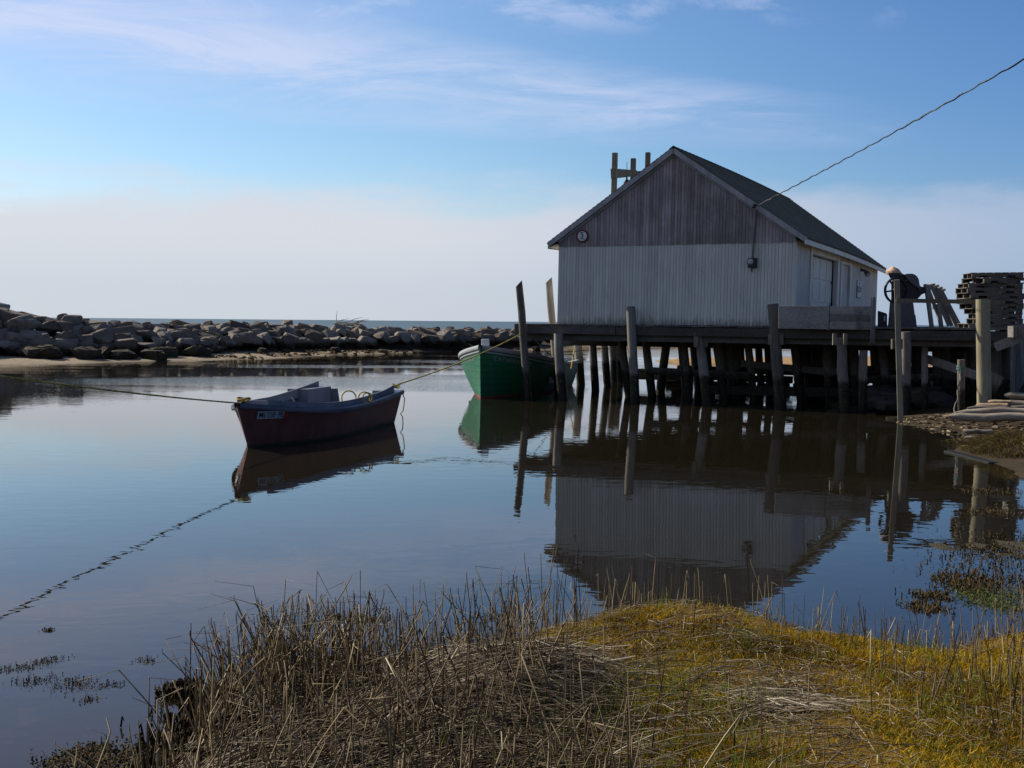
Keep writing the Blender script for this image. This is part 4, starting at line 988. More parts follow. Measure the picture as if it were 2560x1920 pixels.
# boulders and slabs under the shore end
def under_rocks():
    rr = random.Random(31)
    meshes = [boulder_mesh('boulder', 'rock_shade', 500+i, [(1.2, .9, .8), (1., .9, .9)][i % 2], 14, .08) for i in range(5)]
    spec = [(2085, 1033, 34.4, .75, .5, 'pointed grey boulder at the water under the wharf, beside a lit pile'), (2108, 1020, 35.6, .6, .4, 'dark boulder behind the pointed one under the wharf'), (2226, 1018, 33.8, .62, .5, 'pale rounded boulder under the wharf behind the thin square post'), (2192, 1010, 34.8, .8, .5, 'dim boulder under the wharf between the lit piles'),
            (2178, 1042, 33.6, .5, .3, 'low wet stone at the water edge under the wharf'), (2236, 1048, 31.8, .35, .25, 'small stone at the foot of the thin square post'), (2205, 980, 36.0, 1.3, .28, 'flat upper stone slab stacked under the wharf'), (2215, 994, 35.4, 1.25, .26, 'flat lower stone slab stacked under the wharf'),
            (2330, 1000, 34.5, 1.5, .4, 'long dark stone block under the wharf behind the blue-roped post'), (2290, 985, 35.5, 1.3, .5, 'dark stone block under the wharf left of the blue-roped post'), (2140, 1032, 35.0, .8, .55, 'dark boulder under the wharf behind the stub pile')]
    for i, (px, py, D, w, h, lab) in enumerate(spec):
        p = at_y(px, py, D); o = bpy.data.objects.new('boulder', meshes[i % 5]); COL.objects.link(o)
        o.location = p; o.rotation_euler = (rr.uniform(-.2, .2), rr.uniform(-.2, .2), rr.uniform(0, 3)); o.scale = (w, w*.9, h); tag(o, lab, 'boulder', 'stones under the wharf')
under_rocks()

def logs():
    def log(p0, p1, r0, r1, mat, label, bend=.02, seed=0):
        random.seed(seed); a, c = Vector(p0), Vector(p1); m = MB(); n = 9; d = (c-a).normalized(); sd_ = d.cross(Vector((0, 0, 1))).normalized()
        pts = [a.lerp(c, i/n)+sd_*bend*math.sin(i*1.7+seed)+Vector((0, 0, bend*.6*math.sin(i*1.1+seed*2))) for i in range(n+1)]
        rad = [r0*.45]+[r0+(r1-r0)*i/n for i in range(1, n+1)]; m.tube(pts, rad, 12, .07)
        tag(m.build('log', mat, None, True), label, 'log', 'logs stacked on the right bank')
    A = at_y
    log(A(2372, 1042, 27.8), A(2640, 1044, 27.0), .10, .085, 'log', 'long grey log lying lowest of the log pile on the bank', .03, 1)
    log(A(2388, 1031, 28.3), A(2640, 1024, 27.6), .075, .07, 'log', 'grey pointed log second from the bottom of the log pile', .03, 2)
    log(A(2418, 1021, 28.8), A(2600, 1019, 28.4), .055, .06, 'log', 'slim grey log third from the bottom of the log pile', .02, 3)
    log(A(2440, 1014, 29.0), A(2520, 1013, 28.6), .062, .05, 'split', 'pale split log with yellow wood showing beside the thick round post', .006, 4)
    log(A(2470, 1004, 29.2), A(2528, 1004, 28.9), .045, .035, 'split', 'short pale split stick near the top of the log pile', .004, 5)
    log(A(2500, 1010, 29.1), A(2640, 1010, 28.6), .085, .085, 'log', 'dark grey log behind the pale split log', .02, 6)
    log(A(2511, 988, 29.6), A(2640, 994, 29.0), .085, .08, 'log', 'topmost log of the pile with brown cut end', .01, 7)
    log(A(2410, 1078, 26.6), A(2480, 1080, 26.4), .05, .06, 'log', 'short log end poking from the bank below the pile', .01, 8)
    log(A(2410, 1095, 25.9), A(2480, 1098, 25.7), .05, .06, 'log', 'lower log end poking from the bank by the grass tussock', .01, 9)
    b = MB(); b.bar(A(2371, 1130, 23.6), A(2484, 1160, 21.7), .20, .06); tag(b.build('plank', 'pile', None, False, .01), 'long waterlogged plank lying at the edge of the water below the bank', 'plank')
logs()

# ------------------------------------------------------------------ overhead cable and its pole (the pole stands outside the photograph)
def overhead():
    a = sT(6.36, -.10, 5.98); e = at_y(2560, 136, 21.5); far = a+(e-a)*1.55
    m = MB(); n = 90; pts = []
    for i in range(n+1):
        f = i/n; p = a.lerp(far, f); p.z += -.10*math.sin(math.pi*min(1, f*1.0)); pts.append(p+Vector((0, 0, .014*math.sin(i*2.2))))
    m.tube(pts, .015, 6, .25); tag(m.build('overhead_cable', 'cable', None, True), 'twisted overhead cable running from the shed gable up across the sky', 'cable')
    g = terr(far.x, far.y); o = thing('utility_pole', 'wooden utility pole carrying the overhead cable', 'utility pole', (far.x, far.y, g)); m = MB(); m.tube([(0, 0, -.6), (0, 0, 4), (0, 0, far.z-g+.6)], [.16, .14, .11], 14); m.build('pole', 'pile', o, True)
    m = MB(); m.bar((-.7, 0, far.z-g+.3), (.7, 0, far.z-g+.3), .09, .11); m.build('crossarm', 'beam', o)
overhead()

# ------------------------------------------------------------------ boats
def hull_points(st, sheer, half, chine, zc, zb_off, rake):
    pass
def loft(mb, rows, closed=False, flip=False):
    n = len(rows[0]); o = []
    for r_ in rows: o += r_
    fs = []
    for i in range(len(rows)-1):
        for j in range(n-1): fs.append((i*n+j, i*n+j+1, (i+1)*n+j+1, (i+1)*n+j))
    mb.add(o, fs)
def dory():
    TH = R(12.43); L = 6.84; o = thing('dory', 'dark red open dory with blue-grey inside, moored by yellow ropes', 'boat', (-5.215, 22.73, 0), 0.)
    ax = Vector((math.sin(TH), math.cos(TH), 0)); sd_ = Vector((math.cos(TH), -math.sin(TH), 0))        # towards the stern; towards the shaded side
    def Q(al, s, z): p = ax*al+sd_*s; return Vector((p.x, p.y, z))
    def half(t): return 1.15*(1-(1-min(t/.50, 1))**2.05) if t < .50 else 1.15*(1-.03*max(0, t-.6)/.4)
    def chine(t): return max(0, half(t)*1.0-.02-.20*min(1, t/.18)-.03)
    def sheer(t): return .64+.25*(1-min(t/.42, 1))**1.7+.155*max(0, (t-.45)/.55)**2.
    RK = .50
    def al(t, z): return t*L+RK*(1-t)**3*max(0, min(1, 1-z/.887))*1.0-.02*t     # raked stem
    NT = 26; ts = [0, .012, .03]+[.03+.97*i/NT for i in range(1, NT+1)]
    outer = {1: [], -1: []}
    for s in (1, -1):
        rows = []
        for t in ts:
            r_ = []
            for k in range(7):
                f = k/6; z = sheer(t)*(1-f)+(-.16)*f; hb = max(.015, half(t)*(1-f)+chine(t)*f)-.02*math.sin(math.pi*f)*(t > .1)
                r_.append(Q(al(t, z), s*max(.012, hb), z))
            rows.append(r_)
        outer[s] = rows
    b = MB(); loft(b, outer[1]); loft(b, outer[-1])
    for i in range(len(ts)-1): b.add([outer[1][i][6], outer[1][i+1][6], outer[-1][i+1][6], outer[-1][i][6]], [(0, 1, 2, 3)])
    b.add([outer[1][0][k] for k in range(7)]+[outer[-1][0][k] for k in range(7)], [(k, k+1, 8+k, 7+k) for k in range(6)])
    # transom with the broad notch for a motor
    zt = sheer(1); hb = half(1)
    def tr(mb, al_, th, inset=0.):
        pr = [(-hb+inset, zt+.02), (-hb*.50, zt+.02), (-hb*.44, .42), (hb*.25, .42), (hb*.33, zt+.0), (hb-inset, zt+.02), (chine(1)-inset, -.16), (-chine(1)+inset, -.16)]
        n = len(pr); vs = [Q(al_, s, z) for s, z in pr]+[Q(al_-th, s, z) for s, z in pr]
        mb.add(vs, [(0, 1, 2, 7), (2, 3, 6, 7), (3, 4, 5, 6), (n, n+7, n+2, n+1), (n+2, n+7, n+6, n+3), (n+3, n+6, n+5, n+4)]+[(i, (i+1) % n, n+(i+1) % n, n+i) for i in range(n)])
    hull = b.build('hull', 'maroon', o, True)
    b = MB(); tr(b, L-.02, .05); b.build('transom', 'boat_blue', o)
    # lining: inside planking and floor
    b = MB(); inner = {}
    for s in (1, -1):
        rows = []
        for t in ts[2:]:
            r_ = []
            for k in range(5):
                f = k/4; z = (sheer(t)-.005)*(1-f)+.10*f; hb_ = half(t)*(1-f)+(chine(t)+.04)*f-.045
                r_.append(Q(al(t, z)+.05*(t < .1), s*max(.008, hb_), z))
            rows.append(r_)
        inner[s] = rows; loft(b, rows)
    for i in range(len(inner[1])-1): b.add([inner[1][i][4], inner[1][i+1][4], inner[-1][i+1][4], inner[-1][i][4]], [(0, 1, 2, 3)])
    b.build('lining', 'boat_blue', o, True)
    # gunwale rail both sides, coaming board standing above it
    for s in (1, -1):
        b = MB(); rows = []
        for t in ts:
            z = sheer(t); h = max(.02, half(t)); a_ = al(t, z)
            rows.append([Q(a_, s*(h+.035), z-.075), Q(a_, s*(h+.045), z-.01), Q(a_, s*(h+.03), z+.018), Q(a_, s*max(.0, h-.13), z+.022), Q(a_, s*max(.0, h-.13), z-.03)])
        loft(b, rows); b.build('gunwale', 'rub', o, True)
        b = MB(); rows = []
        for t in ts:
            if t < .085 or t > .985: continue
            z = sheer(t); h = half(t)-.14; a_ = al(t, z)
            up = .135 if s > 0 else .135+.11*max(0, (t-.55)/.45)
            if s > 0 and t > .86: up += .05*(t-.86)/.14
            rows.append([Q(a_, s*h, z-.02), Q(a_, s*h, z+up), Q(a_, s*(h-.03), z+up), Q(a_, s*(h-.03), z-.02)])
        loft(b, rows)
        b.add(rows[0], [(0, 1, 2, 3)]); b.add(rows[-1], [(0, 1, 2, 3)])
        b.build('coaming', 'boat_blue', o)
    # low foredeck, bow cross piece, thwarts
    b = MB(); t0 = .02; t1 = .155
    rows = [[Q(al(t, sheer(t)), s*max(.01, half(t)-.10), sheer(t)+.03) for s in (-1, 1)] for t in (0.01, .03, .06, .09, .12, t1)]
    loft(b, rows); b.build('foredeck', 'boat_blue', o)
    b = MB(); b.bar(Q(t1*L, -half(t1)+.12, sheer(t1)+.075), Q(t1*L, half(t1)-.12, sheer(t1)+.075), .04, .12); b.build('bow_coaming', 'boat_blue', o)
    for t, w in ((.42, .28), (.72, .30)):
        b = MB(); b.bar(Q(t*L, -half(t)+.22, .42), Q(t*L, half(t)-.22, .42), w, .04); b.build('thwart', 'boat_blue', o)
    b = MB(); b.bar(Q(L*.78, -half(.8)+.14, .42), Q(L*.985, -half(.98)+.16, .42), .52, .9, up=(0, 0, 1)); b.build('stern_box', 'boat_blue', o)
    b = MB(); b.bar(Q(L*.93, half(.9)-.45, .55), Q(L*.975, half(.98)-.45, .55), .35, .52); b.build('stern_box', 'boat_blue', o)
    # registration plate on the shaded bow
    def side_frame(t, z):
        a_, c_ = Q(al(t-.03, z), half(t-.03)*(z+.16)/(sheer(t)+.16)+chine(t-.03)*(sheer(t)-z)/(sheer(t)+.16), z), Q(al(t+.03, z), half(t+.03)*(z+.16)/(sheer(t)+.16)+chine(t+.03)*(sheer(t)-z)/(sheer(t)+.16), z)
        u = Q(al(t, z+.1), half(t)*(z+.26)/(sheer(t)+.16)+chine(t)*(sheer(t)-z-.1)/(sheer(t)+.16), z+.1); mid = (a_+c_)/2
        return frame(mid, c_-a_, u-mid)
    return o, Q, al, half, chine, sheer, side_frame, L
DORY = dory()
def dory_plate():
    o, Q, al, half, chine, sheer, side_frame, L = DORY
    def onhull(t, z, out=.006):
        f = (sheer(t)-z)/(sheer(t)+.16); hb = half(t)*(1-f)+chine(t)*f-.02*math.sin(math.pi*f)*(t > .1)
        return Q(al(t, z), hb+out, z)
    z1, z0 = .725, .575; t0, t1 = .046, .132; n = 8
    b = MB(); rows = []
    for i in range(n+1):
        f = i/n; rows.append([onhull(t0+(t1-t0)*f-.0035, z0-.02*f, .03), onhull(t0+(t1-t0)*f+.0035, z1-.02*f, .03)])
    loft(b, rows); b.build('number_plate', 'plate', o)
    b = MB(); loft(b, [[onhull(t1+.003+.006*f, z0-.02, .032), onhull(t1+.009+.007*f, z1-.02, .032)] for f in (0, 1)]); b.build('sticker', 'sticker', o)
    # letters wrapped on to the plate
    cu = bpy.data.curves.new('registration', 'FONT'); cu.body = 'MS 5101 PB'; cu.size = 1; cu.align_x = 'CENTER'; cu.align_y = 'CENTER'; cu.shear = .15; cu.extrude = 0; cu.offset = .012
    t = bpy.data.objects.new('registration', cu); COL.objects.link(t); dg = bpy.context.evaluated_depsgraph_get(); dg.update()
    me = bpy.data.meshes.new_from_object(t.evaluated_get(dg)); COL.objects.unlink(t); bpy.data.objects.remove(t)
    xs = [v.co.x for v in me.vertices]; ys = [v.co.y for v in me.vertices]; x0, x1, y0, y1 = min(xs), max(xs), min(ys), max(ys)
    for v in me.vertices:
        f = (v.co.x-x0)/(x1-x0); g = (v.co.y-y0)/(y1-y0); v.co = onhull(t0+(t1-t0)*(.05+.90*f), (z0+.022+.106*g)-.02*f, .038)
    me.materials.clear(); me.materials.append(M['black']); q = bpy.data.objects.new('registration', me); COL.objects.link(q); q.parent = o
    # pale paper sticker on the sunlit bow
    def onport(t, z, out):
        p = onhull(t, z, out); f = (sheer(t)-z)/(sheer(t)+.16); hb = half(t)*(1-f)+chine(t)*f-.02*math.sin(math.pi*f)*(t > .1); return Q(al(t, z), -(hb+out), z)
    b = MB(); loft(b, [[onport(.045+.03*f, .56, .03), onport(.045+.03*f, .74, .03)] for f in (0, .5, 1)]); b.build('bow_sticker', 'white', o)
    b = MB(); c = Q(.28, 0, sheer(.04)+.03)                                   # bow cleat with turns of yellow rope
    b.tube([c, c+Vector((0, 0, .10))], .03, 8); b.tube([c+Vector((-.1, 0, .09)), c+Vector((.1, 0, .09))], .02, 8); b.build('bow_cleat', 'metal_dark', o)
    b = MB()
    for k in range(4): b.tube([c+Vector(((.09+.015*k)*math.cos(a), (.06+.01*k)*math.sin(a), .05+.015*k+.02*math.sin(2*a+k))) for a in np.linspace(0, 6.28, 15)], .013, 6)
    b.build('bow_rope_turns', 'yellow_rope', o, True)
    b = MB(); c = Q(L*.975, half(.97)-.12, sheer(.98)+.10)
    for k in range(3): b.tube([c+Vector(((.07+.015*k)*math.cos(a), (.07)*math.sin(a), .0+.03*k+.02*math.sin(2*a+k))) for a in np.linspace(0, 6.28, 15)], .013, 6)
    b.build('stern_rope_turns', 'yellow_rope', o, True)
    b = MB(); c = Q(L*.60, half(.6)-.42, sheer(.6)+.02)                       # coil standing above the coaming
    for k, (dx, r_) in enumerate(((0, .16), (.35, .13), (.42, .11))): b.tube([c+Vector((dx*.94, dx*.3, 0))+Vector((r_*math.cos(a), .02*k, .10+r_*math.sin(a))) for a in np.linspace(0, 6.28, 19)], .016, 6)
    b.build('rope_coil', 'yellow_rope', o, True)
    b = MB(); a = Q(al(.2, .7), half(.2)-.10, sheer(.2)+.01); b.tube([a, a+Vector((-.16, .2, .20))], .014, 6); b.build('rowlock_pin', 'metal_grey', o)
    b = MB(); c = Q(L-.0, half(1)-.03, sheer(1)-.02); pts = [c, c+Vector((.07, .0, -.18)), c+Vector((.05, .0, -.36)), c+Vector((.03, 0, -.48)), c+Vector((-.03, 0, -.54)), c+Vector((.02, 0, -.62)), c+Vector((.04, 0, -.86))]
    b.tube(pts, .012, 6); b.build('trailing_line', 'grey_rope', o, True)
dory_plate()

def green_boat():
    TH = R(14); L = 9.6; o = thing('green_boat', 'larger green wooden boat with red bottom, moored at the wharf end', 'boat', (-1.03, 38.55, 0)); loc = Vector(o.location)
    ax = Vector((math.sin(TH), math.cos(TH), 0)); sd_ = Vector((math.cos(TH), -math.sin(TH), 0))
    def Q(al, s, z): p = ax*al+sd_*s; return Vector((p.x, p.y, z))
    B = 1.62
    def half(t): return B*(1-(1-min(t/.42, 1))**2.2)*(1-.16*max(0, (t-.5)/.5)**2)
    def wl(t): return half(t)*(.30+.62*min(1, t/.5))
    def sheer(t): return .98+.72*(1-min(t/.72, 1))**1.55
    NT = 26; ts = [0, .012]+[.012+.988*i/NT for i in range(1, NT+1)]; RK = .12
    def al(t, z): return t*L+RK*(1-t)**4*(1-z/1.7)-.02*0
    K = 9; rows = {1: [], -1: []}
    for s in (1, -1):
        for t in ts:
            r_ = []
            for k in range(K):
                f = k/(K-1); z = sheer(t)*(1-f)+(-.25)*f; g = f**1.25; hb = half(t)*(1-g)+wl(t)*.82*g+.04*math.sin(math.pi*f)*min(1, t*4)
                r_.append(Q(al(t, z), s*max(.012, hb), z))
            rows[s].append(r_)
    # topsides above the boot line, red bottom below it
    def split(zs):
        out = {1: [], -1: []}
        for s in (1, -1):
            for i, t in enumerate(ts):
                line = []
                for z in zs(t):
                    f = (sheer(t)-z)/(sheer(t)+.25); f = max(0, min(1, f)); g = f**1.25; hb = half(t)*(1-g)+wl(t)*.82*g+.04*math.sin(math.pi*f)*min(1, t*4)
                    line.append(Q(al(t, z), s*max(.012, hb), z))
                out[s].append(line)
        return out
    BOOT = .075
    def close(mb, rws):
        n = len(rws[1][0]); mb.add([rws[1][0][k] for k in range(n)]+[rws[-1][0][k] for k in range(n)], [(k, k+1, n+k+1, n+k) for k in range(n-1)])
        mb.add([rws[1][-1][k] for k in range(n)]+[rws[-1][-1][k] for k in range(n)], [(k, k+1, n+k+1, n+k) for k in range(n-1)])
    up = split(lambda t: [BOOT+(sheer(t)-BOOT)*k/7 for k in range(7, -1, -1)]); b = MB(); loft(b, up[1]); loft(b, up[-1]); close(b, up); b.build('topsides', 'green', o, True)
    lo = split(lambda t: [BOOT-.0, .04, 0., -.12, -.25]); b = MB(); loft(b, lo[1]); loft(b, lo[-1]); close(b, lo)
    for i in range(len(ts)-1): b.add([lo[1][i][-1], lo[1][i+1][-1], lo[-1][i+1][-1], lo[-1][i][-1]], [(0, 1, 2, 3)])
    b.build('bottom', 'antifoul', o, True)
    for s in (1, -1):                                        # rail and rubbing strake
        b = MB(); r1 = []
        for t in ts:
            z = sheer(t); h = max(.02, half(t)); a_ = al(t, z); r1.append([Q(a_, s*(h+.03), z-.11), Q(a_, s*(h+.055), z-.08), Q(a_, s*(h+.055), z-.0), Q(a_, s*(h+.03), z+.035), Q(a_, s*max(0, h-.12), z+.035), Q(a_, s*max(0, h-.12), z-.05)])
        loft(b, r1); b.build('rail', 'boat_grey', o, True)
        b = MB(); r2 = []
        for t in ts:
            if t > .5: continue
            z = sheer(t)-.17; f = .17/(sheer(t)+.25); h = max(.02, half(t)*(1-f**1.25)+wl(t)*.82*f**1.25+.04*math.sin(math.pi*f)*min(1, t*4)); a_ = al(t, z); r2.append([Q(a_, s*(h+.005), z-.03), Q(a_, s*(h+.03), z-.02), Q(a_, s*(h+.03), z+.02), Q(a_, s*(h+.005), z+.03)])
        loft(b, r2); b.build('rubbing_strake', 'boat_grey', o, True)
    b = MB(); loft(b, [[Q(al(t, sheer(t)), s*max(.01, half(t)-.1), sheer(t)-.02) for s in (-1, 1)] for t in ts if t < .40]); b.build('foredeck', 'boat_grey', o)
    b = MB(); loft(b, [[Q(al(t, sheer(t)), s*max(.01, half(t)-.1), .35 if t > .38 else sheer(t)-.02) for s in (-1, 1)] for t in ts if t > .36]); b.build('floor', 'boat_grey', o)
    b = MB(); r3 = {1: [], -1: []}
    for s in (1, -1):
        rr_ = [[Q(al(t, .5), s*(half(t)-.1), sheer(t)), Q(al(t, .5), s*(half(t)-.16), .35)] for t in ts if t > .38]; loft(b, rr_)
    b.build('lining', 'boat_white', o)
    b = MB(); b.box((-.13, -.11, 0), (.13, .11, .32), Matrix.Translation(Q(.62, .0, sheer(.065)+.0))); b.build('bitt', 'boat_white', o, bevel=.02)
    b = MB(); b.tube([Q(al(0, 1.68), 0, 1.68)+Vector((0, -.012, 0)), Q(al(0, .9), 0, .9)+Vector((0, -.012, 0)), Q(al(0, .02), 0, .02)+Vector((0, -.02, 0))], .022, 6); b.build('stem_band', 'green', o)
    # name on both bows, lettered along the sheer
    def onside(t, z, s, out):
        f = (sheer(t)-z)/(sheer(t)+.25); g = f**1.25; hb = half(t)*(1-g)+wl(t)*.82*g+.04*math.sin(math.pi*f)*min(1, t*4); return Q(al(t, z), s*(hb+out), z)
    for s in (1, -1):
        cu = bpy.data.curves.new('lettering', 'FONT'); cu.body = 'CATHERINE & M'; cu.size = 1; cu.space_character = 1.18
        t_ = bpy.data.objects.new('lettering', cu); COL.objects.link(t_); dg = bpy.context.evaluated_depsgraph_get(); dg.update()
        me = bpy.data.meshes.new_from_object(t_.evaluated_get(dg)); COL.objects.unlink(t_); bpy.data.objects.remove(t_)
        xs = [v.co.x for v in me.vertices]; ys = [v.co.y for v in me.vertices]; x0, x1, y0, y1 = min(xs), max(xs), min(ys), max(ys); ta, tb = (.045, .21) if s > 0 else (.16, .035)
        for v in me.vertices:
            f = (v.co.x-x0)/(x1-x0); g = (v.co.y-y0)/(y1-y0); t = ta+(tb-ta)*f; v.co = onside(t, sheer(t)-.395+.145*g, s, .012)
        me.materials.clear(); me.materials.append(M['boat_grey']); q = bpy.data.objects.new('lettering', me); COL.objects.link(q); q.parent = o
    return loc, Q, sheer, half, al
GB = green_boat()

def rope(name, pts, r, mat, label, sag=0., n=40, jit=.12):
    m = MB(); P = [Vector(p) for p in pts]; out = []
    for i in range(len(P)-1):
        for k in range(n):
            f = k/n; q = P[i].lerp(P[i+1], f); q.z -= sag*4*f*(1-f); out.append(q)
    out.append(P[-1]); m.tube(out, r, 6, jit); tag(m.build(name, mat, None, True), label, 'rope'); return m
def ropes():
    o, Q, al, half, chine, sheer, sf, L = DORY; loc = Vector(o.location)
    bow = loc+Q(.24, 0, sheer(.04)+.09); e = at_y(0, 940, 16.6); far = bow+(e-bow)*1.55
    rope('bow_rope', [bow, loc+Q(-.02, 0, .91), e, far], .0155, 'yellow_rope', 'yellow mooring rope from the red dory bow out over the water', .03)
    g = -1.3; m = MB(); m.tube([(far.x, far.y, g), (far.x, far.y, far.z+.25)], .13, 12, .04); tag(m.build('mooring_stake', 'pile', None, True), 'round mooring stake in the water holding the bow rope', 'post')
    st = loc+Q(L-.05, half(.98)-.10, sheer(1)+.16); h = at_y(1300, 836, 38.4)
    rope('stern_rope', [st, h], .017, 'yellow_rope', 'yellow rope from the red dory stern up to the corner wharf pile', .10)
    gl, GQ, gs, gh, ga = GB
    a = gl+GQ(ga(.42, 1), gh(.42)-.05, gs(.42)+.04); c = at_y(1332, 842, 39.5); rope('spring_line', [c, a], .016, 'grey_rope', 'pale rope from the wharf underside down to the green boat rail', .02)
    a2 = at_y(1436, 872, 44); c2 = at_y(1416, 985, 41); rope('fender_line', [a2, c2], .022, 'yellow_rope', 'slack yellow rope hanging to the water beside the green boat', .05)
    a3 = gl+GQ(ga(.30, 1), gh(.3)-.05, gs(.3)+.04); rope('breast_line', [a3, at_y(1400, 880, 43), at_y(1520, 868, 47)], .016, 'grey_rope', 'pale rope stretched from the green boat rail in among the piles', .03)
ropes()

# ------------------------------------------------------------------ vegetation of the near bank
def strands(name, pts, w, tint, mat, sides=2, taper=.25, label='', wtop=None, flat=False):
    """pts (N,K,3): one flat blade (sides=2) or three-sided stalk per strand"""
    N, K, _ = pts.shape; d = pts[:, -1]-pts[:, 0]; d /= np.linalg.norm(d, axis=1, keepdims=True)+1e-9
    a = RNG.normal(size=(N, 3)); a = a*.25+np.array((0, 0, 1.)) if flat else a; e = np.cross(d, a); e /= np.linalg.norm(e, axis=1, keepdims=True)+1e-9; g = np.cross(d, e)
    f = np.linspace(0, 1, K); ww = w[:, None]*(1-(1-taper)*f[None]**1.5)*.5
    if sides == 2: offs = [e, -e]
    else: offs = [e*math.cos(x)+g*math.sin(x) for x in (0, 2.094, 4.189)]
    V = np.stack([pts+o[:, None]*ww[..., None] for o in offs], 2)          # N,K,S,3
    S = len(offs); idx = np.arange(N*K*S).reshape(N, K, S); q = []
    for s in range(S if S > 2 else 1):
        s2 = (s+1) % S; q.append(np.stack([idx[:, :-1, s], idx[:, :-1, s2], idx[:, 1:, s2], idx[:, 1:, s]], -1).reshape(-1, 4))
    q = np.concatenate(q); me = bpy.data.meshes.new(name)
    me.vertices.add(N*K*S); me.vertices.foreach_set('co', V.reshape(-1).astype(np.float32))
    me.loops.add(q.size); me.loops.foreach_set('vertex_index', q.ravel().astype(np.int32)); me.polygons.add(len(q)); me.polygons.foreach_set('loop_start', np.arange(0, q.size, 4, dtype=np.int32))
    me.update(calc_edges=True)
    at = me.attributes.new('tint', 'FLOAT', 'POINT'); at.data.foreach_set('value', np.repeat(np.clip(tint, 0, 1), K*S).astype(np.float32))
    me.materials.append(M[mat]); me.shade_smooth(); o = bpy.data.objects.new(name, me); COL.objects.link(o); tag(o, label, None, None, 'stuff'); return o
def land_d(x, y):
    wob = .22*fbm(x*1.4, y*1.4)*sstep(y, 60, 4)+.9*fbm(x*.2+5, y*.2)*sstep(y, 30, 60)
    return seg_dist(x, y, BASIN, True)*np.where(inside(x, y, BASIN), -1, 1)+wob
def moss_w(x, y): return sstep(x+.35*fbm(x*1.5, y*1.5), -.09+(8.9-y)*.14-.3, -.09+(8.9-y)*.14+.3)
def scatter(n, x0, x1, y0, y1, dens):
    """rejection sampled points inside the view wedge of the near bank"""
    X, Y = [], []
    tot = 0
    while tot < n:
        x = RNG.uniform(x0, x1, n*2); y = RNG.uniform(y0, y1, n*2)
        k = (np.abs(x) < y*.46+.8) & (RNG.random(n*2) < np.clip(dens(x, y), 0, 1)); X.append(x[k]); Y.append(y[k]); tot += k.sum()
    return np.concatenate(X)[:n], np.concatenate(Y)[:n]
def lie(x, y, L, rise, ang, z0, curl, K=4):
    f = np.linspace(0, 1, K)[None]; n = len(x)
    px = x[:, None]+np.cos(ang)[:, None]*L[:, None]*f; py = y[:, None]+np.sin(ang)[:, None]*L[:, None]*f
    return px, py, f
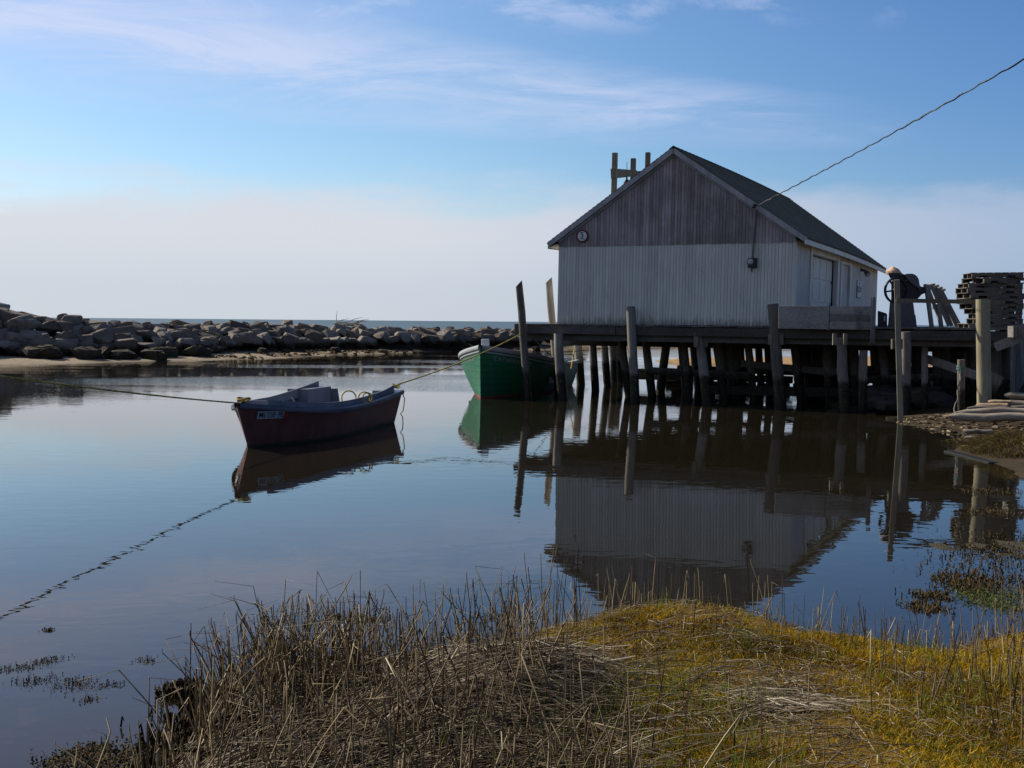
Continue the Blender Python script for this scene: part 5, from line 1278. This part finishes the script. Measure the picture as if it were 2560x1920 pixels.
def vegetation():
    T = terrain
    # golden moss and low turf
    n = 80000; x, y = scatter(n, -1.2, 5.5, 4.6, 11.2, lambda x, y: moss_w(x, y)*(land_d(x, y) > .02)*(.06+.94*sstep(fbm(x*1.9+3, y*1.9), -.35, .15)))
    h = RNG.uniform(.015, .055, n)*(1+.5*fbm(x*2, y*2)); a = RNG.uniform(0, 6.28, n); ln = RNG.uniform(.2, 1.3, n)*h; z = T(x, y)-.006; f = np.linspace(0, 1, 3)[None]
    pts = np.stack([x[:, None]+np.cos(a)[:, None]*ln[:, None]*f**1.5, y[:, None]+np.sin(a)[:, None]*ln[:, None]*f**1.5, z[:, None]+h[:, None]*f], -1)
    tint = .42+.55*fbm(x*1.1+7, y*1.1)+RNG.normal(0, .16, n); g = RNG.random(n) < (.05+.25*sstep(fbm(x*.8+20, y*.8), 0, .5)); tint = np.where(g, RNG.uniform(.85, 1, n), np.clip(tint, 0, .8))
    strands('marsh_moss', pts, RNG.uniform(.005, .010, n), tint, 'moss', 2, .3, 'golden brown moss and low turf covering the near bank')
    # green shoots
    n = 2600; x, y = scatter(n, -1.2, 5, 4.6, 9.6, lambda x, y: moss_w(x+.3, y)*(land_d(x, y) > .1)*sstep(fbm(x*1.1+20, y*1.1), -.05, .35))
    h = RNG.uniform(.05, .15, n); a = RNG.uniform(0, 6.28, n); z = T(x, y); f = np.linspace(0, 1, 3)[None]
    pts = np.stack([x[:, None]+np.cos(a)[:, None]*.25*h[:, None]*f**2, y[:, None]+np.sin(a)[:, None]*.25*h[:, None]*f**2, z[:, None]+h[:, None]*f], -1)
    strands('green_shoots', pts, RNG.uniform(.004, .008, n), RNG.uniform(.86, 1, n), 'moss', 2, .15, 'fresh green shoots coming up through the moss')
    # fallen straw: thick thatch on the west mound, loose bits and drifts on the moss
    def thatch(n, dens, lmin, lmax, lift, zmax, name, label, tmu, dirf=None, wd=(.004, .009), x0=-2.6, x1=5.5, y0=4.6, y1=10.8):
        x, y = scatter(n, x0, x1, y0, y1, dens); L = RNG.uniform(lmin, lmax, n)*RNG.uniform(.5, 1, n)
        a = RNG.uniform(0, 6.28, n) if dirf is None else dirf(x, y)+RNG.normal(0, .5, n)
        x2 = x+np.cos(a)*L; y2 = y+np.sin(a)*L; z = np.maximum(T(x, y), .0)+RNG.random(n)**1.6*zmax(x, y)+.004; z2 = np.maximum(T(x2, y2), .0)+RNG.random(n)**1.6*zmax(x2, y2)+RNG.uniform(0, 1, n)*lift*L+.004
        mx = (x+x2)/2+RNG.normal(0, .04, n)*L; my = (y+y2)/2+RNG.normal(0, .04, n)*L; mz = np.maximum((z+z2)/2+RNG.normal(0, .05, n)*L+.04*L, np.maximum(T(mx, my), 0)+.004)
        pts = np.stack([np.stack([x, y, z], -1), np.stack([mx, my, mz], -1), np.stack([x2, y2, z2], -1)], 1)
        strands(name, pts, RNG.uniform(*wd, n), np.clip(tmu+.22*fbm(x*2+1, y*2)+RNG.normal(0, .19, n), 0, 1), 'straw', 3, .6, label)
    west = lambda x, y: (1-.93*moss_w(x+.05, y))*(land_d(x, y) > -.12)
    mound = lambda x, y: .03+.13*np.exp(-(((x+.15)/.55)**2+((y-6.9)/.7)**2))+.10*np.exp(-(((x+1.3)/.4)**2+((y-7.3)/.4)**2))
    thatch(11000, lambda x, y: west(x, y)*(.22+.78*np.exp(-(((x+.2)/.7)**2+((y-6.9)/.9)**2))),   .15, .75, .16, mound, 'dead_straw', 'matted grey-brown thatch of dead reeds on the near bank', .47, lambda x, y: .3+1.2*fbm(x*.9, y*.9), x1=1.6)
    thatch(5500, lambda x, y: moss_w(x, y)*(land_d(x, y) > .0)*(.25+.75*sstep(fbm(x*1.1+11, y*1.4), -.3, .3)), .03, .22, .22, lambda x, y: .035+0*x, 'straw_bits', 'short bits of straw strewn over the moss', .6, None, (.003, .007), x0=-.8)
    thatch(320, lambda x, y: np.exp(-(((x-1.5)/.35)**2+((y-6.7)/.2)**2)), .15, .45, .03, lambda x, y: .05+0*x, 'straw_drift', 'combed drift of pale straw lying on the moss', .70, lambda x, y: -.35+0*x, (.004, .008), x0=-.4, x1=3)
    thatch(1000, lambda x, y: np.exp(-(((x+.35)/.5)**2+((y-7.3)/.3)**2)), .2, .7, .06, lambda x, y: .12+0*x, 'straw_heap', 'pale fallen reeds heaped across the mound', .9, lambda x, y: .15+0*x, (.005, .010), x0=-1.6, x1=1.4)
    # standing reed stubble with broken heads
    def stalks(n, dens, hmin, hmax, name, label, tmu, broken=.35, lean=.16, wd=(.006, .011), x0=-2.6, x1=5.6, y0=4.6, y1=11.4, pw=1.6):
        x, y = scatter(n, x0, x1, y0, y1, dens); h = hmin+(hmax-hmin)*RNG.random(n)**pw; a = RNG.uniform(0, 6.28, n); l = np.abs(RNG.normal(0, lean, n))*h; z = np.maximum(T(x, y), -.12)-.02
        br = RNG.random(n) < broken; kink = RNG.uniform(.5, .9, n); b = a+RNG.normal(0, 1.2, n)
        P = np.zeros((n, 5, 3)); 
        for k, f in enumerate((0, .33, .66, 1.)):
            P[:, k] = np.stack([x+np.cos(a)*l*f**1.3, y+np.sin(a)*l*f**1.3, z+h*f], -1)
        tl = np.where(br, RNG.uniform(.2, .55, n)*h, .06*h); dz = np.where(br, RNG.uniform(-1.0, .25, n), 1.); hz = np.sqrt(np.clip(1-np.clip(dz, -1, 1)**2, 0, 1))
        P[:, 4] = P[:, 3]+np.stack([np.cos(b)*tl*hz, np.sin(b)*tl*hz, tl*dz], -1); P[:, 4, 2] = np.maximum(P[:, 4, 2], z+.03)
        strands(name, P, RNG.uniform(*wd, n), np.clip(tmu+RNG.normal(0, .2, n), 0, 1), 'reed', 3, .45, label)
    edge = lambda x, y, a, b: np.exp(-((land_d(x, y)-a)/b)**2)
    stalks(1500, lambda x, y: (1-moss_w(x-.2, y))*(land_d(x, y) > -.12)*(.10+.90*np.exp(-(((x+1.3)/.42)**2+((y-7.4)/.45)**2))), .10, .58, 'reed_stalks', 'tangle of dead standing reeds on the bank at the water', .42, .6, .38, (.007, .014), x1=1.2, pw=1.3)
    stalks(85, lambda x, y: (x < .6)*edge(x, y, .12, .3), .25, .74, 'tall_reeds', 'taller broken reeds standing against the water', .28, .6, .18, (.006, .011), x0=-2.3, x1=.6, y0=7, y1=10, pw=1.2)
    stalks(330, lambda x, y: (x > .2)*edge(x, y, .0, .30), .08, .50, 'reed_stubble', 'fringe of straw coloured reed stubble along the bank edge', .55, .35, .22, x0=.2, y0=8.6, pw=1.8)
    stalks(520, lambda x, y: moss_w(x, y)*(land_d(x, y) > .1)*(.35+.65*sstep(x, 2.0, 3.2)), .06, .32, 'moss_stubble', 'scattered reed stubble standing in the moss', .5, .2, .2, x0=-.6, y1=10.2, pw=2.2)
    stalks(360, lambda x, y: (x > 2.3)*(land_d(x, y) > -.5)*(y < 11), .08, .36, 'side_stubble', 'dark reed stubble at the wet side of the bank', .36, .2, .16, x0=2.2, x1=5.4, y0=6, y1=11, pw=1.8)
    # low sedge on the shore beyond: tussock by the logs
    def tussock(cx, cy, rx, ry, n, hh, name, label, tmin, tmax):
        r = np.sqrt(RNG.random(n)); th = RNG.uniform(0, 6.28, n); x = cx+rx*r*np.cos(th); y = cy+ry*r*np.sin(th); z = np.maximum(T(x, y), 0); a = np.arctan2(y-cy, x-cx)+RNG.normal(0, .7, n)
        h = RNG.uniform(.4, 1, n)*hh*(1-.5*r); l = RNG.uniform(.4, 1.2, n)*h; f = np.linspace(0, 1, 4)[None]; z = z+hh*.30*(1-r**2)-.02+.10*fbm(x*3, y*3)
        pts = np.stack([x[:, None]+np.cos(a)[:, None]*l[:, None]*f**1.6, y[:, None]+np.sin(a)[:, None]*l[:, None]*f**1.6, z[:, None]+h[:, None]*(f-.75*f**3)], -1)
        strands(name, pts, RNG.uniform(.008, .016, n), np.clip(RNG.uniform(tmin, tmax, n)*(.8+.8*fbm(x*2.5, y*2.5)), 0, 1), 'sedge', 2, .2, label)
    tussock(9.9, 23.2, 1.0, 1.5, 3200, .50, 'sedge_tussock', 'shaggy golden sedge tussock on the bank below the log pile', .1, 1.)
    tussock(10.6, 25.2, 1.5, 1.2, 3600, .20, 'bank_sedge', 'brown sedge growing on the bank by the logs', .0, .8)
    tussock(10.9, 21.0, 1.6, 1.7, 3600, .42, 'shore_sedge', 'brown sedge on the muddy shore at the photo edge', .0, .9)
    tussock(16.6, 33.5, 1.6, 4.0, 2500, .3, 'hill_sedge', 'brown sedge on the rise behind the wharf', .0, .9)
    # wet weed
    def weed(n, pos, size, name, label, mat='weed', lift=.02, tm=(0, 1), flat=True):
        x, y, z = pos(n); a = RNG.uniform(0, 6.28, n); L = RNG.uniform(.5, 1, n)*size; f = np.linspace(0, 1, 3)[None]
        pts = np.stack([x[:, None]+np.cos(a)[:, None]*L[:, None]*f, y[:, None]+np.sin(a)[:, None]*L[:, None]*f, z[:, None]+RNG.uniform(-.2, 1, n)[:, None]*lift*np.sin(f*2.6)+.003], -1)
        strands(name, pts, RNG.uniform(.3, .6, n)*size, RNG.uniform(*tm, n), mat, 2, .5, label, flat=flat)
    def blob(cs, s):
        def p(n):
            c = np.array(cs)[RNG.integers(0, len(cs), n)]; x = c[:, 0]+RNG.normal(0, s, n)*c[:, 2]; y = c[:, 1]+RNG.normal(0, s, n)*c[:, 2]; return x, y, np.maximum(T(x, y), 0.)
        return p
    def W2(px, py, k=1.): p = at_z(px, py, 0); return (p.x, p.y, k)
    weed(900, blob([W2(15, 1672, .8), W2(60, 1670, .8), W2(110, 1655), W2(130, 1652), W2(75, 1705), W2(95, 1700), W2(170, 1712, 1.3), W2(185, 1705, 1.3), W2(200, 1718, 1), W2(270, 1712, .9), W2(225, 1750, .7), W2(365, 1652, .7), W2(120, 1576, .4)], .06), .016, 'floating_weed', 'bits of brown weed floating on the calm water')
    weed(1700, blob([W2(200, 1900), W2(160, 1910), W2(250, 1885, 1.2), W2(300, 1895, 1.4), W2(340, 1900, 1.4), W2(380, 1890, 1), W2(280, 1915, 1.4), W2(220, 1880, .8)], .09), .026, 'shore_weed', 'raft of wet brown weed lying at the foot of the bank')
    weed(5200, blob([(-1.85, 7.1, 1), (-1.8, 7.4, 1), (-1.75, 6.8, 1.2), (-1.6, 7.2, 1.4), (-1.5, 6.7, 1.6), (-1.7, 7.8, .8), (-1.55, 7.5, 1.2), (-2.15, 7.9, .5)], .15), .035, 'bladder_weed', 'dark wet seaweed clinging to the low edge of the bank', lift=.08, tm=(0, .6), flat=False)
    weed(700, blob([W2(1150, 1600, 1.2), W2(1250, 1545, .8), W2(850, 1545, .8), W2(930, 1550, .8), W2(1220, 1610, 1)], .12), .03, 'edge_weed', 'dark weed drifting along the edge of the reeds')
    weed(2200, blob([W2(2480, 1482, 1), W2(2440, 1490, .8), W2(2520, 1495, 1.2), W2(2470, 1510, .8), W2(2540, 1520, 1)], .16), .022, 'green_algae', 'bright green algae on the mud flat', 'algae', .02)
    weed(3600, blob([W2(2500, 1420, 1.3), W2(2540, 1400, 1.3), W2(2450, 1450, .9), W2(2550, 1460, 1.2), W2(2400, 1450, .5), W2(2480, 1380, .9), W2(2420, 1470, .5), W2(2550, 1350, 1.2), W2(2330, 1490, .35), W2(2320, 1520, .35), W2(2500, 1280, .8), W2(2480, 1230, .8)], .28), .032, 'mud_weed', 'brown weed strewn over the mud flats', lift=.04, tm=(.4, 1))
    # pebbles and shell on the mud
    n = 900; X = RNG.uniform(9, 14.5, n); Y = RNG.uniform(25.5, 32, n); k = (land_d(X, Y) > -.1)&(land_d(X, Y) < 2.2); X, Y = X[k], Y[k]; n = len(X); a = RNG.uniform(0, 6.28, n); L = RNG.uniform(.02, .09, n); f = np.linspace(-1, 1, 4)[None]
    pts = np.stack([X[:, None]+np.cos(a)[:, None]*L[:, None]*f, Y[:, None]+np.sin(a)[:, None]*L[:, None]*f, T(X, Y)[:, None]+.02*(1-f**2)*RNG.random(n)[:, None]], -1)
    strands('pebbles', pts, L*1.2, RNG.random(n)**2*.8, 'straw', 3, .5, 'small stones and shell scattered on the mud below the wharf')
    # wrack on the far beach
    n = 2600; u = RNG.uniform(250, 1300, n); yy = RNG.uniform(853, 884, n); X = np.zeros(n); Y = np.zeros(n)
    for i in range(n):
        p = at_z(u[i], yy[i], .35); X[i], Y[i] = p.x, p.y
    k = (land_d(X, Y) > .2) & (Y < 140) & (fbm(X*.4, Y*.4) > -.3); X, Y = X[k], Y[k]; n = len(X); a = RNG.uniform(0, 6.28, n); L = RNG.uniform(.1, .45, n); f = np.linspace(0, 1, 3)[None]
    pts = np.stack([X[:, None]+np.cos(a)[:, None]*L[:, None]*f, Y[:, None]+np.sin(a)[:, None]*L[:, None]*f, T(X, Y)[:, None]+.10*np.sin(f*3.1)*RNG.random(n)[:, None]], -1)
    strands('seaweed_wrack', pts, RNG.uniform(.08, .25, n), RNG.uniform(.3, 1, n), 'weed', 3, .6, 'brown seaweed wrack strewn along the far beach')
vegetation()
